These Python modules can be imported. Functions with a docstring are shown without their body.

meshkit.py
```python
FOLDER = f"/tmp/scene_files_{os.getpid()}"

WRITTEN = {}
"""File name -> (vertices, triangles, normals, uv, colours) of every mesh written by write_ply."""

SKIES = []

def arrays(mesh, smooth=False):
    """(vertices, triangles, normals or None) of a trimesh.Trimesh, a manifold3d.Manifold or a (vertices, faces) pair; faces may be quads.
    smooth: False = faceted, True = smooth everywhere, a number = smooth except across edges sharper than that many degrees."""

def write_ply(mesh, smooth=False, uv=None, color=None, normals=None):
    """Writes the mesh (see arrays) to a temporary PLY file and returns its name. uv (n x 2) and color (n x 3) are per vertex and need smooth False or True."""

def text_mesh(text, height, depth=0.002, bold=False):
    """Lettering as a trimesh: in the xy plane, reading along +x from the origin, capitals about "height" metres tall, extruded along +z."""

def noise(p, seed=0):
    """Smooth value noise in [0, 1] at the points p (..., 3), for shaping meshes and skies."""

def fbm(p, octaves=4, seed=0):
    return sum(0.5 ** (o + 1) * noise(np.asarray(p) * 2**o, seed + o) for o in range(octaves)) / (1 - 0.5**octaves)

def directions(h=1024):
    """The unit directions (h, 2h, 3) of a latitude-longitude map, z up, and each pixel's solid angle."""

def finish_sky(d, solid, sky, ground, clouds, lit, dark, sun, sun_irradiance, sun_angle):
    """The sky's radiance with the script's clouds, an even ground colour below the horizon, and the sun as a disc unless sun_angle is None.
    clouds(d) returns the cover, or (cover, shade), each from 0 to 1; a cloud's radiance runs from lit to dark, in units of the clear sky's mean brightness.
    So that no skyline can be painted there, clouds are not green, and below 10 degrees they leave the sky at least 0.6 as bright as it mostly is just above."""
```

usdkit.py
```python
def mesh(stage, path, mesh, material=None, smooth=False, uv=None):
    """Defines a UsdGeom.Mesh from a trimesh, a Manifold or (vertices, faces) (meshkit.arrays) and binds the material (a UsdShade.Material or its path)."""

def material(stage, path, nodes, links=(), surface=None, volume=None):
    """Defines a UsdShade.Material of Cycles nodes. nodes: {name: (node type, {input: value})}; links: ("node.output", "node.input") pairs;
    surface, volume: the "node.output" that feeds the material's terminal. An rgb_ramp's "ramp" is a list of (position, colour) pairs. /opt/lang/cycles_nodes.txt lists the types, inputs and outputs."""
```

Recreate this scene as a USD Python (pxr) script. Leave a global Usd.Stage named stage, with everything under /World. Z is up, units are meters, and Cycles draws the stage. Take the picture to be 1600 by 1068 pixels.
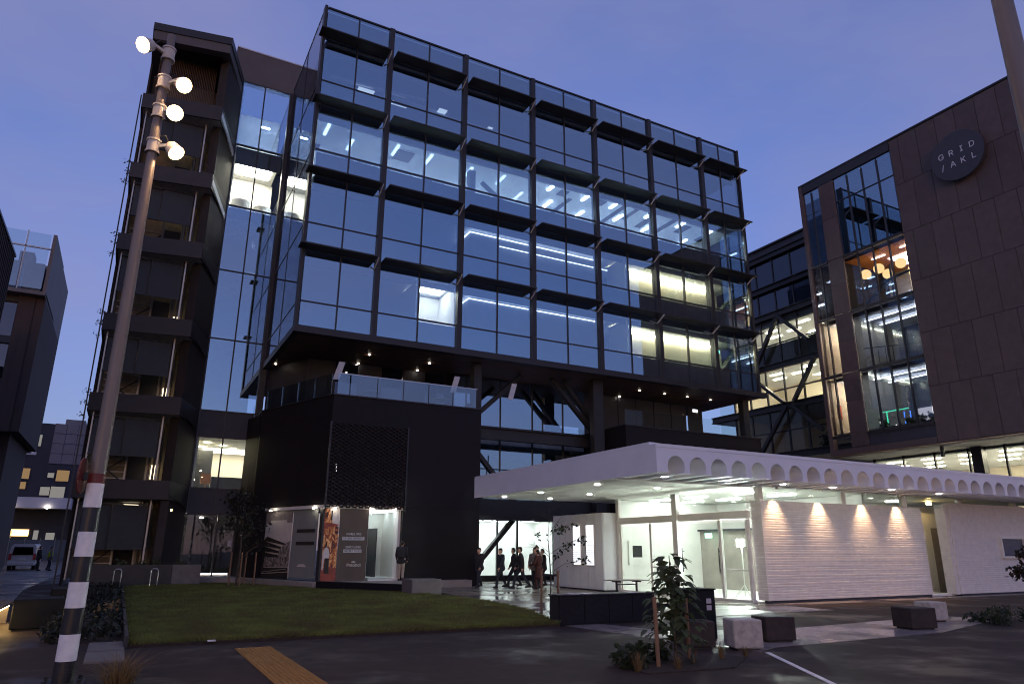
import math, random
import numpy as np, trimesh
import manifold3d as m3
from shapely.geometry import Polygon, box as sbox
from pxr import Usd, UsdGeom, UsdLux, UsdShade, Gf, Sdf, Vt
import usdkit, meshkit

stage = Usd.Stage.CreateInMemory()
UsdGeom.SetStageUpAxis(stage, 'Z')
UsdGeom.SetStageMetersPerUnit(stage, 1.0)
UsdGeom.Xform.Define(stage, '/World')
RND = random.Random(7)
NP = np.random.default_rng(11)

# ---------------------------------------------------------------- camera
# x runs along the main facade, y runs away from the street, z is up; the lens is pitched up 16.5 degrees
EYE = (0.0, 0.0, 1.65)
FOCAL_PX, PITCH, ROLL, AZ = 1097.0, math.radians(16.48), math.radians(0.279), math.radians(61.85)
def to_site(v):
    e, n, u = v
    return np.array([math.sin(AZ) * e + math.cos(AZ) * n, -math.cos(AZ) * e + math.sin(AZ) * n, u])
_f = to_site((0, math.cos(PITCH), math.sin(PITCH)))
_r0, _u0 = np.array([1, 0, 0.0]), np.array([0, -math.sin(PITCH), math.cos(PITCH)])
_r = to_site(_r0 * math.cos(ROLL) + _u0 * math.sin(ROLL))
_u = to_site(-_r0 * math.sin(ROLL) + _u0 * math.cos(ROLL))
cam = UsdGeom.Camera.Define(stage, '/World/camera')
cam.CreateHorizontalApertureAttr(36.0)
cam.CreateFocalLengthAttr(36.0 * FOCAL_PX / 1600.0)
cam.CreateClippingRangeAttr(Gf.Vec2f(0.05, 5000))
cam.CreateExposureAttr(1.5)
UsdGeom.Xformable(cam).AddTransformOp().Set(Gf.Matrix4d(*map(float, _r), 0, *map(float, _u), 0, *map(float, -_f), 0, *EYE, 1))

# ---------------------------------------------------------------- sky: the sun has set behind the camera, thin lavender cloud
SKY_STRENGTH = 0.15
sky = UsdLux.DomeLight.Define(stage, '/World/sky')
_sm = usdkit.material(stage, '/World/Looks/sky_look', {
    's': ('sky_texture', {'sky_type': 'single_scattering', 'sun_disc': False, 'sun_elevation': math.radians(2.0), 'sun_rotation': math.radians(205), 'ozone_density': 2.0}),
    'tint': ('mix_color', {'blend_type': 'multiply', 'fac': 1.0, 'b': (0.60, 0.72, 1.36), 'use_clamp': False}),
    'tc': ('texture_coordinate', {}),
    'map': ('mapping', {'scale': (1.0, 1.0, 2.2)}),
    'n': ('noise_texture', {'scale': 2.1, 'detail': 5, 'roughness': 0.55}),
    'ramp': ('rgb_ramp', {'ramp': [(0.30, (0.28, 0.28, 0.28)), (0.74, (0.8, 0.8, 0.8))]}),
    'mixc': ('mix_color', {'blend_type': 'mix', 'b': (0.68, 0.67, 1.22), 'use_clamp': False}),
    'cl': ('mix_color', {'blend_type': 'mix', 'fac': 0.5, 'a': (2.0, 2.15, 4.7), 'use_clamp': False}),
    'b': ('background_shader', {'strength': SKY_STRENGTH})},
    [('s.color', 'tint.a'), ('tc.generated', 'map.vector'), ('map.vector', 'n.vector'), ('n.fac', 'ramp.fac'), ('ramp.color', 'mixc.fac'),
     ('tint.result', 'mixc.a'), ('mixc.result', 'b.color')], surface='b.background')
UsdShade.MaterialBindingAPI.Apply(sky.GetPrim()).Bind(_sm)
sky.GetPrim().SetCustomDataByKey('kind', 'structure')

# ---------------------------------------------------------------- materials
MATS = {}
def pr(name, color, rough=0.6, var=0.0, scale=3.0, metal=0.0, bump=0.0, bscale=20.0, spec=0.5, extra=None, stretch=None):
    """Principled surface with a little procedural variation of colour and relief."""
    nodes = {'p': ('principled_bsdf', dict({'base_color': tuple(color), 'roughness': rough, 'metallic': metal, 'specular_ior_level': spec}, **(extra or {}))),
             'g': ('geometry', {})}
    links, src = [], 'g.position'
    if stretch:
        nodes['mp'] = ('mapping', {'scale': stretch}); links.append(('g.position', 'mp.vector')); src = 'mp.vector'
    if var > 0:
        c = np.array(color, float)
        nodes['n'] = ('noise_texture', {'scale': scale, 'detail': 6, 'roughness': 0.6})
        nodes['r'] = ('rgb_ramp', {'ramp': [(0.3, tuple(np.clip(c * (1 - var), 0, 1))), (0.7, tuple(np.clip(c * (1 + var), 0, 1)))]})
        links += [(src, 'n.vector'), ('n.fac', 'r.fac'), ('r.color', 'p.base_color')]
    if bump > 0:
        nodes['n2'] = ('noise_texture', {'scale': bscale, 'detail': 4})
        nodes['bp'] = ('bump', {'strength': 0.6, 'distance': bump})
        links += [(src, 'n2.vector'), ('n2.fac', 'bp.height'), ('bp.normal', 'p.normal')]
    MATS[name] = usdkit.material(stage, '/World/Looks/' + name, nodes, links, surface='p.BSDF')
def em(name, color, strength):
    MATS[name] = usdkit.material(stage, '/World/Looks/' + name, {'e': ('emission', {'color': tuple(color), 'strength': strength})}, [], surface='e.emission')
def pane(name, refl, tint, gcol, rough=0.0):
    """Window glass: clear with a coated, mirror-like reflection that grows at grazing angles."""
    MATS[name] = usdkit.material(stage, '/World/Looks/' + name, {
        'lw': ('layer_weight', {'blend': 0.5}), 'fr': ('math', {'math_type': 'power', 'value2': 5.0}),
        'ma': ('math', {'math_type': 'multiply_add', 'value2': 1.0 - refl, 'value3': refl, 'use_clamp': True}),
        't': ('transparent_bsdf', {'color': tint}), 'g': ('glossy_bsdf', {'color': gcol, 'roughness': rough}),
        'm': ('mix_closure', {})},
        [('lw.facing', 'fr.value1'), ('fr.value', 'ma.value1'), ('ma.value', 'm.fac'), ('t.BSDF', 'm.closure1'), ('g.BSDF', 'm.closure2')], surface='m.closure')

pr('black_metal', (0.018, 0.017, 0.02), 0.42, 0.3, 5)
pr('dark_steel', (0.013, 0.012, 0.013), 0.5, 0.3, 2, bump=0.002)
pr('bronze_fin', (0.014, 0.012, 0.013), 0.45, 0.3, 3)
pr('grey_bracket', (0.55, 0.56, 0.60), 0.45, 0.1, 5)
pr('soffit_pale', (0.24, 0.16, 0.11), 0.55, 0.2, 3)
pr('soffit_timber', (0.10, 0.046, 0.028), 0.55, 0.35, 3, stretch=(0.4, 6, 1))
pr('shadow_panel', (0.03, 0.032, 0.045), 0.6, 0.2, 2)
pr('black_brick', (0.010, 0.0085, 0.0105), 0.65, 0.35, 12, bump=0.004, bscale=30, spec=0.25)
pr('slab_concrete', (0.34, 0.335, 0.33), 0.8, 0.2, 4)
pr('ceiling_white', (0.72, 0.74, 0.76), 0.8, 0.03, 3)
pr('room_white', (0.75, 0.74, 0.72), 0.75, 0.04, 2)
pr('room_warm', (0.70, 0.62, 0.50), 0.75, 0.06, 2)
pr('room_grey', (0.16, 0.165, 0.19), 0.8, 0.15, 1)
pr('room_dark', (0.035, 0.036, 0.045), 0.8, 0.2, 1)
pr('carpet_dark', (0.05, 0.05, 0.06), 0.9, 0.2, 3)
pr('duct_metal', (0.4, 0.4, 0.42), 0.35, 0.15, 4, metal=0.8)
pr('vent_black', (0.03, 0.03, 0.035), 0.6)
pr('stair_green', (0.03, 0.05, 0.035), 0.6, 0.2, 3)
pr('parapet_grey', (0.095, 0.085, 0.085), 0.7, 0.12, 1.5)
pr('brown_panel', (0.088, 0.061, 0.055), 0.62, 0.16, 2.5, bump=0.002, bscale=14)
pr('brown_panel_b', (0.076, 0.053, 0.048), 0.62, 0.18, 2.5, bump=0.002, bscale=14)
pr('panel_backing', (0.03, 0.024, 0.024), 0.8)
pr('white_paint', (0.71, 0.74, 0.81), 0.5, 0.05, 1.3, bump=0.001, bscale=40)
pr('white_brick', (0.70, 0.68, 0.66), 0.6, 0.08, 5, bump=0.002, bscale=60)
pr('white_frame', (0.72, 0.71, 0.68), 0.45, 0.04, 3)
pr('soffit_white', (0.66, 0.65, 0.60), 0.55, 0.06, 2)
pr('mesh_screen', (0.022, 0.028, 0.032), 0.6, 0.2, 6)
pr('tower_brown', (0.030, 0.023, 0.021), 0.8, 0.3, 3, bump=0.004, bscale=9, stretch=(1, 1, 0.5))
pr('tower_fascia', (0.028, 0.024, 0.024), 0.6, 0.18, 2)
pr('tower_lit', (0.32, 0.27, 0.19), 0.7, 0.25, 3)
pr('galvanised', (0.45, 0.42, 0.38), 0.4, 0.15, 6, metal=0.6)
pr('timber_batten', (0.09, 0.055, 0.032), 0.6, 0.3, 5)
pr('pole_steel', (0.17, 0.14, 0.12), 0.42, 0.16, 5, metal=0.35, stretch=(1, 1, 0.15))
pr('band_white', (0.78, 0.76, 0.73), 0.5, 0.1, 8)
pr('band_black', (0.015, 0.014, 0.015), 0.35, 0.3, 8)
pr('sign_red', (0.13, 0.020, 0.016), 0.45, 0.15, 6)
pr('lamp_housing', (0.5, 0.47, 0.42), 0.4, 0.1, 8)
pr('concrete_pale', (0.42, 0.38, 0.34), 0.8, 0.25, 9, bump=0.004, bscale=35)
pr('concrete_dark', (0.028, 0.018, 0.015), 0.7, 0.45, 8, bump=0.003, bscale=30)
pr('cabinet_green', (0.007, 0.008, 0.008), 0.6, 0.2, 6, spec=0.2)
pr('sticker', (0.45, 0.42, 0.45), 0.6)
pr('tactile_yellow', (0.30, 0.145, 0.028), 0.6, 0.25, 12)
pr('paint_white', (0.7, 0.68, 0.66), 0.55, 0.25, 10)
pr('soil', (0.03, 0.02, 0.014), 0.95, 0.4, 12, bump=0.02, bscale=40)
pr('stake_wood', (0.20, 0.115, 0.065), 0.75, 0.3, 14, stretch=(1, 1, 0.1))
pr('bark', (0.07, 0.05, 0.038), 0.85, 0.35, 14, bump=0.004, bscale=60)
pr('strap_black', (0.02, 0.02, 0.02), 0.7)
pr('table_top', (0.16, 0.145, 0.14), 0.35, 0.1, 6)
pr('cloth_dark', (0.022, 0.022, 0.027), 0.85, 0.25, 9)
pr('cloth_navy', (0.025, 0.03, 0.045), 0.85, 0.25, 9)
pr('cloth_maroon', (0.06, 0.02, 0.02), 0.85, 0.25, 9)
pr('cloth_grey', (0.14, 0.135, 0.135), 0.85, 0.25, 9)
pr('cloth_pale', (0.42, 0.35, 0.28), 0.85, 0.15, 9)
pr('cloth_hivis', (0.50, 0.62, 0.02), 0.7, 0.1, 9, extra={'emission_strength': 0.0})
pr('skin', (0.50, 0.30, 0.22), 0.55, 0.06, 20)
pr('hair_dark', (0.02, 0.014, 0.01), 0.6)
pr('shoe', (0.02, 0.018, 0.018), 0.5)
pr('van_paint', (0.50, 0.50, 0.53), 0.35, 0.04, 3, extra={'coat_weight': 0.5})
pr('tyre', (0.02, 0.02, 0.02), 0.85)
pr('tail_red', (0.35, 0.02, 0.02), 0.3)
pr('plate', (0.6, 0.6, 0.58), 0.5)
pr('print_dark', (0.02, 0.018, 0.017), 0.7)
pr('print_brown', (0.085, 0.062, 0.048), 0.6, 0.12, 1.5)
pr('print_grey', (0.22, 0.24, 0.235), 0.6, 0.05, 2)
pr('print_pale', (0.62, 0.58, 0.54), 0.6, 0.05, 3)
pr('print_mid', (0.24, 0.21, 0.20), 0.6, 0.2, 4)
pr('print_amber', (0.70, 0.26, 0.06), 0.6, 0.35, 5)
pr('print_ochre', (0.80, 0.50, 0.18), 0.6, 0.3, 7)
pr('print_red', (0.30, 0.055, 0.035), 0.6, 0.35, 5)
MATS['print_photo'] = usdkit.material(stage, '/World/Looks/print_photo', {
    'g': ('geometry', {}), 'mp': ('mapping', {'scale': (5.0, 5.0, 3.0)}), 'n': ('noise_texture', {'scale': 1.6, 'detail': 7, 'roughness': 0.62, 'distortion': 0.8}),
    'r': ('rgb_ramp', {'ramp': [(0.36, (0.05, 0.012, 0.01)), (0.45, (0.28, 0.05, 0.02)), (0.52, (0.62, 0.22, 0.05)), (0.6, (0.80, 0.48, 0.2)), (0.72, (0.85, 0.74, 0.6))]}),
    'p': ('principled_bsdf', {'roughness': 0.5})}, [('g.position', 'mp.vector'), ('mp.vector', 'n.vector'), ('n.fac', 'r.fac'), ('r.color', 'p.base_color')], surface='p.BSDF')
MATS['print_photo_grey'] = usdkit.material(stage, '/World/Looks/print_photo_grey', {
    'g': ('geometry', {}), 'mp': ('mapping', {'scale': (5.0, 5.0, 4.0)}), 'n': ('noise_texture', {'scale': 1.8, 'detail': 8, 'roughness': 0.65}),
    'r': ('rgb_ramp', {'ramp': [(0.38, (0.04, 0.035, 0.033)), (0.5, (0.2, 0.18, 0.17)), (0.62, (0.5, 0.47, 0.44))]}),
    'p': ('principled_bsdf', {'roughness': 0.5})}, [('g.position', 'mp.vector'), ('mp.vector', 'n.vector'), ('n.fac', 'r.fac'), ('r.color', 'p.base_color')], surface='p.BSDF')
pr('art_red', (0.62, 0.10, 0.05), 0.6, 0.1, 4)
pr('art_black', (0.02, 0.02, 0.022), 0.5, 0.4, 3)
pr('sign_dark', (0.032, 0.032, 0.042), 0.5, 0.15, 4)
pr('letter_grey', (0.62, 0.62, 0.64), 0.5)
pr('wood_bench', (0.16, 0.10, 0.06), 0.6, 0.3, 8, stretch=(0.3, 1, 1))
pr('far_dark', (0.022, 0.024, 0.04), 0.7, 0.15, 0.5)
pr('far_panel', (0.16, 0.15, 0.17), 0.7, 0.12, 0.6)
pr('far_white', (0.5, 0.5, 0.56), 0.6, 0.05, 0.5)
pr('left_brown', (0.060, 0.042, 0.039), 0.9, 0.18, 0.8, stretch=(3, 3, 0.3))
pr('left_grey', (0.15, 0.135, 0.135), 0.7, 0.12, 0.8)
pr('fence_grey', (0.12, 0.13, 0.14), 0.5, 0.25, 1.2)
pr('steel_rail', (0.5, 0.5, 0.5), 0.3, metal=0.9)
pr('deck_concrete', (0.30, 0.27, 0.24), 0.75, 0.15, 2)
pr('planter_grey', (0.14, 0.125, 0.12), 0.75, 0.15, 4)
pr('orange_panel', (0.72, 0.30, 0.09), 0.6, 0.15, 2)
pr('blue_steel', (0.10, 0.22, 0.42), 0.5)
em('light_white', (0.95, 1.0, 0.95), 15.0)
em('light_cool', (0.80, 0.90, 1.0), 6.0)
em('light_strip', (0.80, 0.88, 1.0), 4.0)
em('light_led', (0.86, 0.88, 1.0), 2.2)
em('light_warm', (1.0, 0.80, 0.50), 6.0)
em('light_yellow', (1.0, 0.85, 0.52), 24.0)
em('light_tube', (0.80, 0.91, 1.0), 75.0)
em('light_tube_near', (0.80, 0.90, 1.0), 14.0)
em('light_tube_faint', (0.66, 0.82, 1.0), 1.6)
em('light_rim', (1.0, 0.66, 0.30), 2.2)
em('light_room', (1.0, 0.90, 0.74), 11.0)
em('light_soft', (1.0, 0.93, 0.80), 3.0)
em('light_office', (1.0, 0.86, 0.64), 26.0)
em('light_green', (0.72, 0.95, 0.42), 2.2)
em('light_dim', (0.9, 0.92, 1.0), 0.5)
em('light_point', (1.0, 0.88, 0.72), 9.0)
em('light_flood', (1.0, 0.62, 0.32), 200.0)
em('light_work', (0.92, 1.0, 0.96), 420.0)
em('light_exit', (0.25, 0.95, 0.65), 2.0)
em('light_neon_green', (0.05, 0.9, 0.45), 1.6)
em('light_neon_blue', (0.06, 0.22, 1.0), 2.0)
em('light_amber', (1.0, 0.62, 0.25), 1.6)
em('light_far_warm', (1.0, 0.62, 0.30), 0.10)
em('light_far_white', (0.95, 0.9, 0.85), 0.09)
em('light_lobby', (0.90, 0.98, 1.0), 6.0)
em('light_shop', (0.85, 0.96, 1.0), 1.9)
em('light_tower', (1.0, 0.84, 0.58), 0.8)
em('light_canopy', (1.0, 0.94, 0.82), 30.0)
em('light_bench', (1.0, 0.66, 0.24), 14.0)
pane('facade_glass', 0.33, (0.74, 0.82, 0.88), (0.74, 0.92, 1.0))
pane('dark_glass', 0.09, (0.55, 0.55, 0.58), (0.7, 0.75, 0.85))
pane('clear_glass', 0.02, (0.90, 0.94, 0.92), (0.9, 0.95, 0.95))
pane('rail_glass', 0.16, (0.75, 0.82, 0.84), (0.85, 0.95, 1.0))
pane('van_glass', 0.06, (0.08, 0.08, 0.09), (0.8, 0.8, 0.85))

def ground_mat(name, col, var, scale, dry, wet, wscale, wlo, whi, bump=0.003, bscale=60):
    """Paving whose roughness drops in wet patches."""
    c = np.array(col)
    MATS[name] = usdkit.material(stage, '/World/Looks/' + name, {
        'g': ('geometry', {}), 'n': ('noise_texture', {'scale': scale, 'detail': 8, 'roughness': 0.65}),
        'r': ('rgb_ramp', {'ramp': [(0.3, tuple(c * (1 - var))), (0.7, tuple(c * (1 + var)))]}),
        'w': ('noise_texture', {'scale': wscale, 'detail': 4, 'roughness': 0.6}),
        'wr': ('rgb_ramp', {'ramp': [(wlo, (wet,) * 3), (whi, (dry,) * 3)]}),
        'f': ('noise_texture', {'scale': bscale, 'detail': 3}), 'bp': ('bump', {'strength': 0.5, 'distance': bump}),
        'p': ('principled_bsdf', {'specular_ior_level': 0.24})},
        [('g.position', 'n.vector'), ('n.fac', 'r.fac'), ('r.color', 'p.base_color'), ('g.position', 'w.vector'), ('w.fac', 'wr.fac'), ('wr.color', 'p.roughness'),
         ('g.position', 'f.vector'), ('f.fac', 'bp.height'), ('bp.normal', 'p.normal')], surface='p.BSDF')
ground_mat('asphalt', (0.036, 0.0235, 0.0205), 0.32, 3.0, 0.8, 0.42, 0.5, 0.36, 0.52)
ground_mat('road_wet', (0.045, 0.042, 0.046), 0.3, 2.0, 0.55, 0.22, 0.6, 0.4, 0.6)
ground_mat('plaza_paving', (0.17, 0.14, 0.12), 0.25, 2.0, 0.55, 0.06, 0.35, 0.42, 0.60, bump=0.0012)
ground_mat('path_concrete', (0.20, 0.165, 0.15), 0.22, 2.5, 0.6, 0.14, 0.5, 0.44, 0.60, bump=0.002)
def leaf_mat(name, col, trans=0.35):
    c = np.array(col)
    MATS[name] = usdkit.material(stage, '/World/Looks/' + name, {
        'g': ('geometry', {}), 'r': ('rgb_ramp', {'ramp': [(0.0, tuple(c * 0.6)), (1.0, tuple(c * 1.4))]}),
        'p': ('principled_bsdf', {'roughness': 0.5}), 't': ('translucent_bsdf', {'color': tuple(np.clip(c * 1.4, 0, 1))}), 'm': ('mix_closure', {'fac': trans})},
        [('g.random_per_island', 'r.fac'), ('r.color', 'p.base_color'), ('p.BSDF', 'm.closure1'), ('t.BSDF', 'm.closure2')], surface='m.closure')
leaf_mat('leaf_dark', (0.032, 0.045, 0.02))
leaf_mat('leaf_glossy', (0.075, 0.10, 0.04), 0.3)
leaf_mat('leaf_black', (0.014, 0.018, 0.010), 0.2)
leaf_mat('leaf_brown', (0.045, 0.032, 0.02))
MATS['grass_blade'] = usdkit.material(stage, '/World/Looks/grass_blade', {
    'g': ('geometry', {}), 'n': ('noise_texture', {'scale': 0.9, 'detail': 6, 'roughness': 0.65}),
    'r': ('rgb_ramp', {'ramp': [(0.34, (0.20, 0.155, 0.05)), (0.48, (0.22, 0.22, 0.052)), (0.62, (0.31, 0.35, 0.07))]}),
    'h': ('rgb_ramp', {'ramp': [(0.0, (0.55, 0.55, 0.55)), (1.0, (1.3, 1.3, 1.2))]}),
    'x': ('mix_color', {'blend_type': 'multiply', 'fac': 1.0, 'use_clamp': False}),
    'p': ('principled_bsdf', {'roughness': 0.6}), 't': ('translucent_bsdf', {}), 'm': ('mix_closure', {'fac': 0.3})},
    [('g.position', 'n.vector'), ('n.fac', 'r.fac'), ('g.random_per_island', 'h.fac'), ('r.color', 'x.a'), ('h.color', 'x.b'), ('x.result', 'p.base_color'), ('x.result', 't.color'),
     ('p.BSDF', 'm.closure1'), ('t.BSDF', 'm.closure2')], surface='m.closure')
leaf_mat('tussock', (0.22, 0.14, 0.055), 0.3)

# ---------------------------------------------------------------- mesh helpers
def bx(x0, x1, y0, y1, z0, z1):
    b = trimesh.creation.box([abs(x1 - x0), abs(y1 - y0), abs(z1 - z0)])
    b.apply_translation([(x0 + x1) / 2, (y0 + y1) / 2, (z0 + z1) / 2])
    return b
def chamfer_box(x0, x1, y0, y1, z0, z1, c=0.015):
    c = min(c, abs(x1 - x0) / 3, abs(y1 - y0) / 3, abs(z1 - z0) / 3)
    pts = []
    for x, sx in ((x0, 1), (x1, -1)):
        for y, sy in ((y0, 1), (y1, -1)):
            for z, sz in ((z0, 1), (z1, -1)):
                pts += [(x, y + sy * c, z + sz * c), (x + sx * c, y, z + sz * c), (x + sx * c, y + sy * c, z)]
    return trimesh.convex.convex_hull(np.array(pts))
def cat(*ms):
    flat = []
    for m in ms:
        flat += list(m) if isinstance(m, (list, tuple)) else [m]
    return trimesh.util.concatenate(flat)
def prism(poly, z0, z1):
    """Plan polygon extruded upwards."""
    m = trimesh.creation.extrude_polygon(Polygon(poly) if not hasattr(poly, 'exterior') else poly, z1 - z0, engine='earcut')
    m.apply_translation([0, 0, z0])
    return m
def beam(a, b, w, h=None, up=(0, 0, 1)):
    """Rectangular bar from a to b."""
    a, b = np.array(a, float), np.array(b, float)
    d = b - a; L = np.linalg.norm(d); d /= L
    u = np.array(up, float)
    if abs(u @ d) > 0.95: u = np.array([1.0, 0, 0])
    s = np.cross(d, u); s /= np.linalg.norm(s); u = np.cross(s, d)
    m = trimesh.creation.box([L, w, h or w])
    T = np.eye(4); T[:3, 0], T[:3, 1], T[:3, 2], T[:3, 3] = d, s, u, (a + b) / 2
    m.apply_transform(T)
    return m
def tube(pts, radii, sides=8, cap=True):
    p = np.asarray(pts, float); n = len(p)
    r = np.broadcast_to(radii, (n,))
    t = np.gradient(p, axis=0); t /= np.linalg.norm(t, axis=1, keepdims=True) + 1e-12
    a = np.cross(t, np.where(np.abs(t[:, 2:]) < 0.9, [0, 0, 1.0], [1.0, 0, 0])); a /= np.linalg.norm(a, axis=1, keepdims=True) + 1e-12
    b = np.cross(t, a); ang = np.arange(sides) * 2 * np.pi / sides
    v = (p[:, None] + r[:, None, None] * (np.cos(ang)[None, :, None] * a[:, None] + np.sin(ang)[None, :, None] * b[:, None])).reshape(-1, 3)
    f = []
    for i in range(n - 1):
        for j in range(sides):
            k = (j + 1) % sides
            f += [[i * sides + j, i * sides + k, (i + 1) * sides + k], [i * sides + j, (i + 1) * sides + k, (i + 1) * sides + j]]
    if cap:
        for j in range(1, sides - 1):
            f += [[0, j + 1, j], [(n - 1) * sides, (n - 1) * sides + j, (n - 1) * sides + j + 1]]
    return trimesh.Trimesh(v, f, process=False)
def cyl(x, y, z0, z1, r, sides=20, r2=None):
    return tube([(x, y, z0), (x, y, z1)], [r, r if r2 is None else r2], sides)
def disc_along(center, axis, r, thick, sides=24):
    c, a = np.array(center, float), np.array(axis, float); a /= np.linalg.norm(a)
    return tube([c - a * thick / 2, c + a * thick / 2], r, sides)
def quad_pane(x0, x1, y0, y1, z0, z1, t=0.02, axis='y', tilt=0.0016):
    """One sheet of glass, set very slightly out of true, as real panes are."""
    m = bx(x0, x1, y0 - t / 2, y0 + t / 2, z0, z1) if axis == 'y' else bx(x0 - t / 2, x0 + t / 2, y0, y1, z0, z1)
    c = m.bounds.mean(0)
    k = 1 if axis == 'y' else 0
    a, b = RND.uniform(-tilt, tilt), RND.uniform(-tilt, tilt)
    d = m.vertices - c
    m.vertices[:, k] += a * d[:, 1 - k] + b * d[:, 2]
    return m

# ---------------------------------------------------------------- scene helpers
USED = {}
BASE = {}
def free(parent, name):
    key = (parent, name)
    USED[key] = USED.get(key, 0) + 1
    return f'{parent}/{name}' if USED[key] == 1 else f'{parent}/{name}_{USED[key] - 1:03d}'
def describe(prim, label=None, cat_=None, group=None, kind=None):
    for k, v in (('label', label), ('category', cat_), ('group', group), ('kind', kind)):
        if v: prim.SetCustomDataByKey(k, v)
def thing(name, label, cat_, loc=(0, 0, 0), group=None, rotz=0.0, kind=None):
    path = free('/World', name)
    x = UsdGeom.Xform.Define(stage, path)
    x.AddTranslateOp().Set(Gf.Vec3d(*map(float, loc)))
    if rotz: x.AddRotateZOp().Set(float(rotz))
    describe(x.GetPrim(), label, cat_, group, kind)
    BASE[path] = np.array(loc, float) if not rotz else None
    return path
def part(parent, name, mesh, mat, smooth=False, label=None, kind=None, local=False):
    """A mesh under a thing or part; coordinates are the site's unless local."""
    path = free(parent, name)
    root = '/'.join(path.split('/')[:3])
    base = BASE.get(root)
    if not local and base is not None and np.any(base):
        mesh = mesh.copy(); mesh.apply_translation(-base)
    m = usdkit.mesh(stage, path, mesh, MATS[mat], smooth)
    describe(m.GetPrim(), label, None, None, kind)
    return path
def solo(name, mesh, mat, label=None, cat_=None, group=None, kind=None, smooth=False):
    path = free('/World', name)
    m = usdkit.mesh(stage, path, mesh, MATS[mat], smooth)
    describe(m.GetPrim(), label, cat_, group, kind)
    return path
def copy_of(src, name, loc, label, cat_, group=None, rotz=0.0):
    path = free('/World', name)
    x = UsdGeom.Xform.Define(stage, path)
    x.GetPrim().GetReferences().AddInternalReference(Sdf.Path(src))
    x.ClearXformOpOrder()
    for p in list(x.GetPrim().GetAttributes()): pass
    x.AddTranslateOp().Set(Gf.Vec3d(*map(float, loc)))
    if rotz: x.AddRotateZOp().Set(float(rotz))
    x.GetPrim().SetInstanceable(True)
    describe(x.GetPrim(), label, cat_, group)
    return path
def words(text, height, origin, face, depth=0.01, bold=False, spacing=None):
    """Lettering on a wall: face 'y' is seen from smaller y, face 'x' from smaller x. With spacing the characters sit on equal steps."""
    bits = []
    if spacing is None:
        bits.append(meshkit.text_mesh(text, height, depth, bold))
    else:
        for i, ch in enumerate(text):
            if ch != ' ':
                m = meshkit.text_mesh(ch, height, depth, bold)
                m.apply_translation([i * spacing - m.bounds.mean(0)[0], 0, 0]); bits.append(m)
    m = cat(bits)
    T = np.eye(4)
    T[:3, :3] = np.array([[1, 0, 0], [0, 0, -1], [0, 1, 0]]) if face == 'y' else np.array([[0, 0, -1], [-1, 0, 0], [0, 1, 0]])
    T[:3, 3] = origin
    m.apply_transform(T)
    return m

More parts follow.
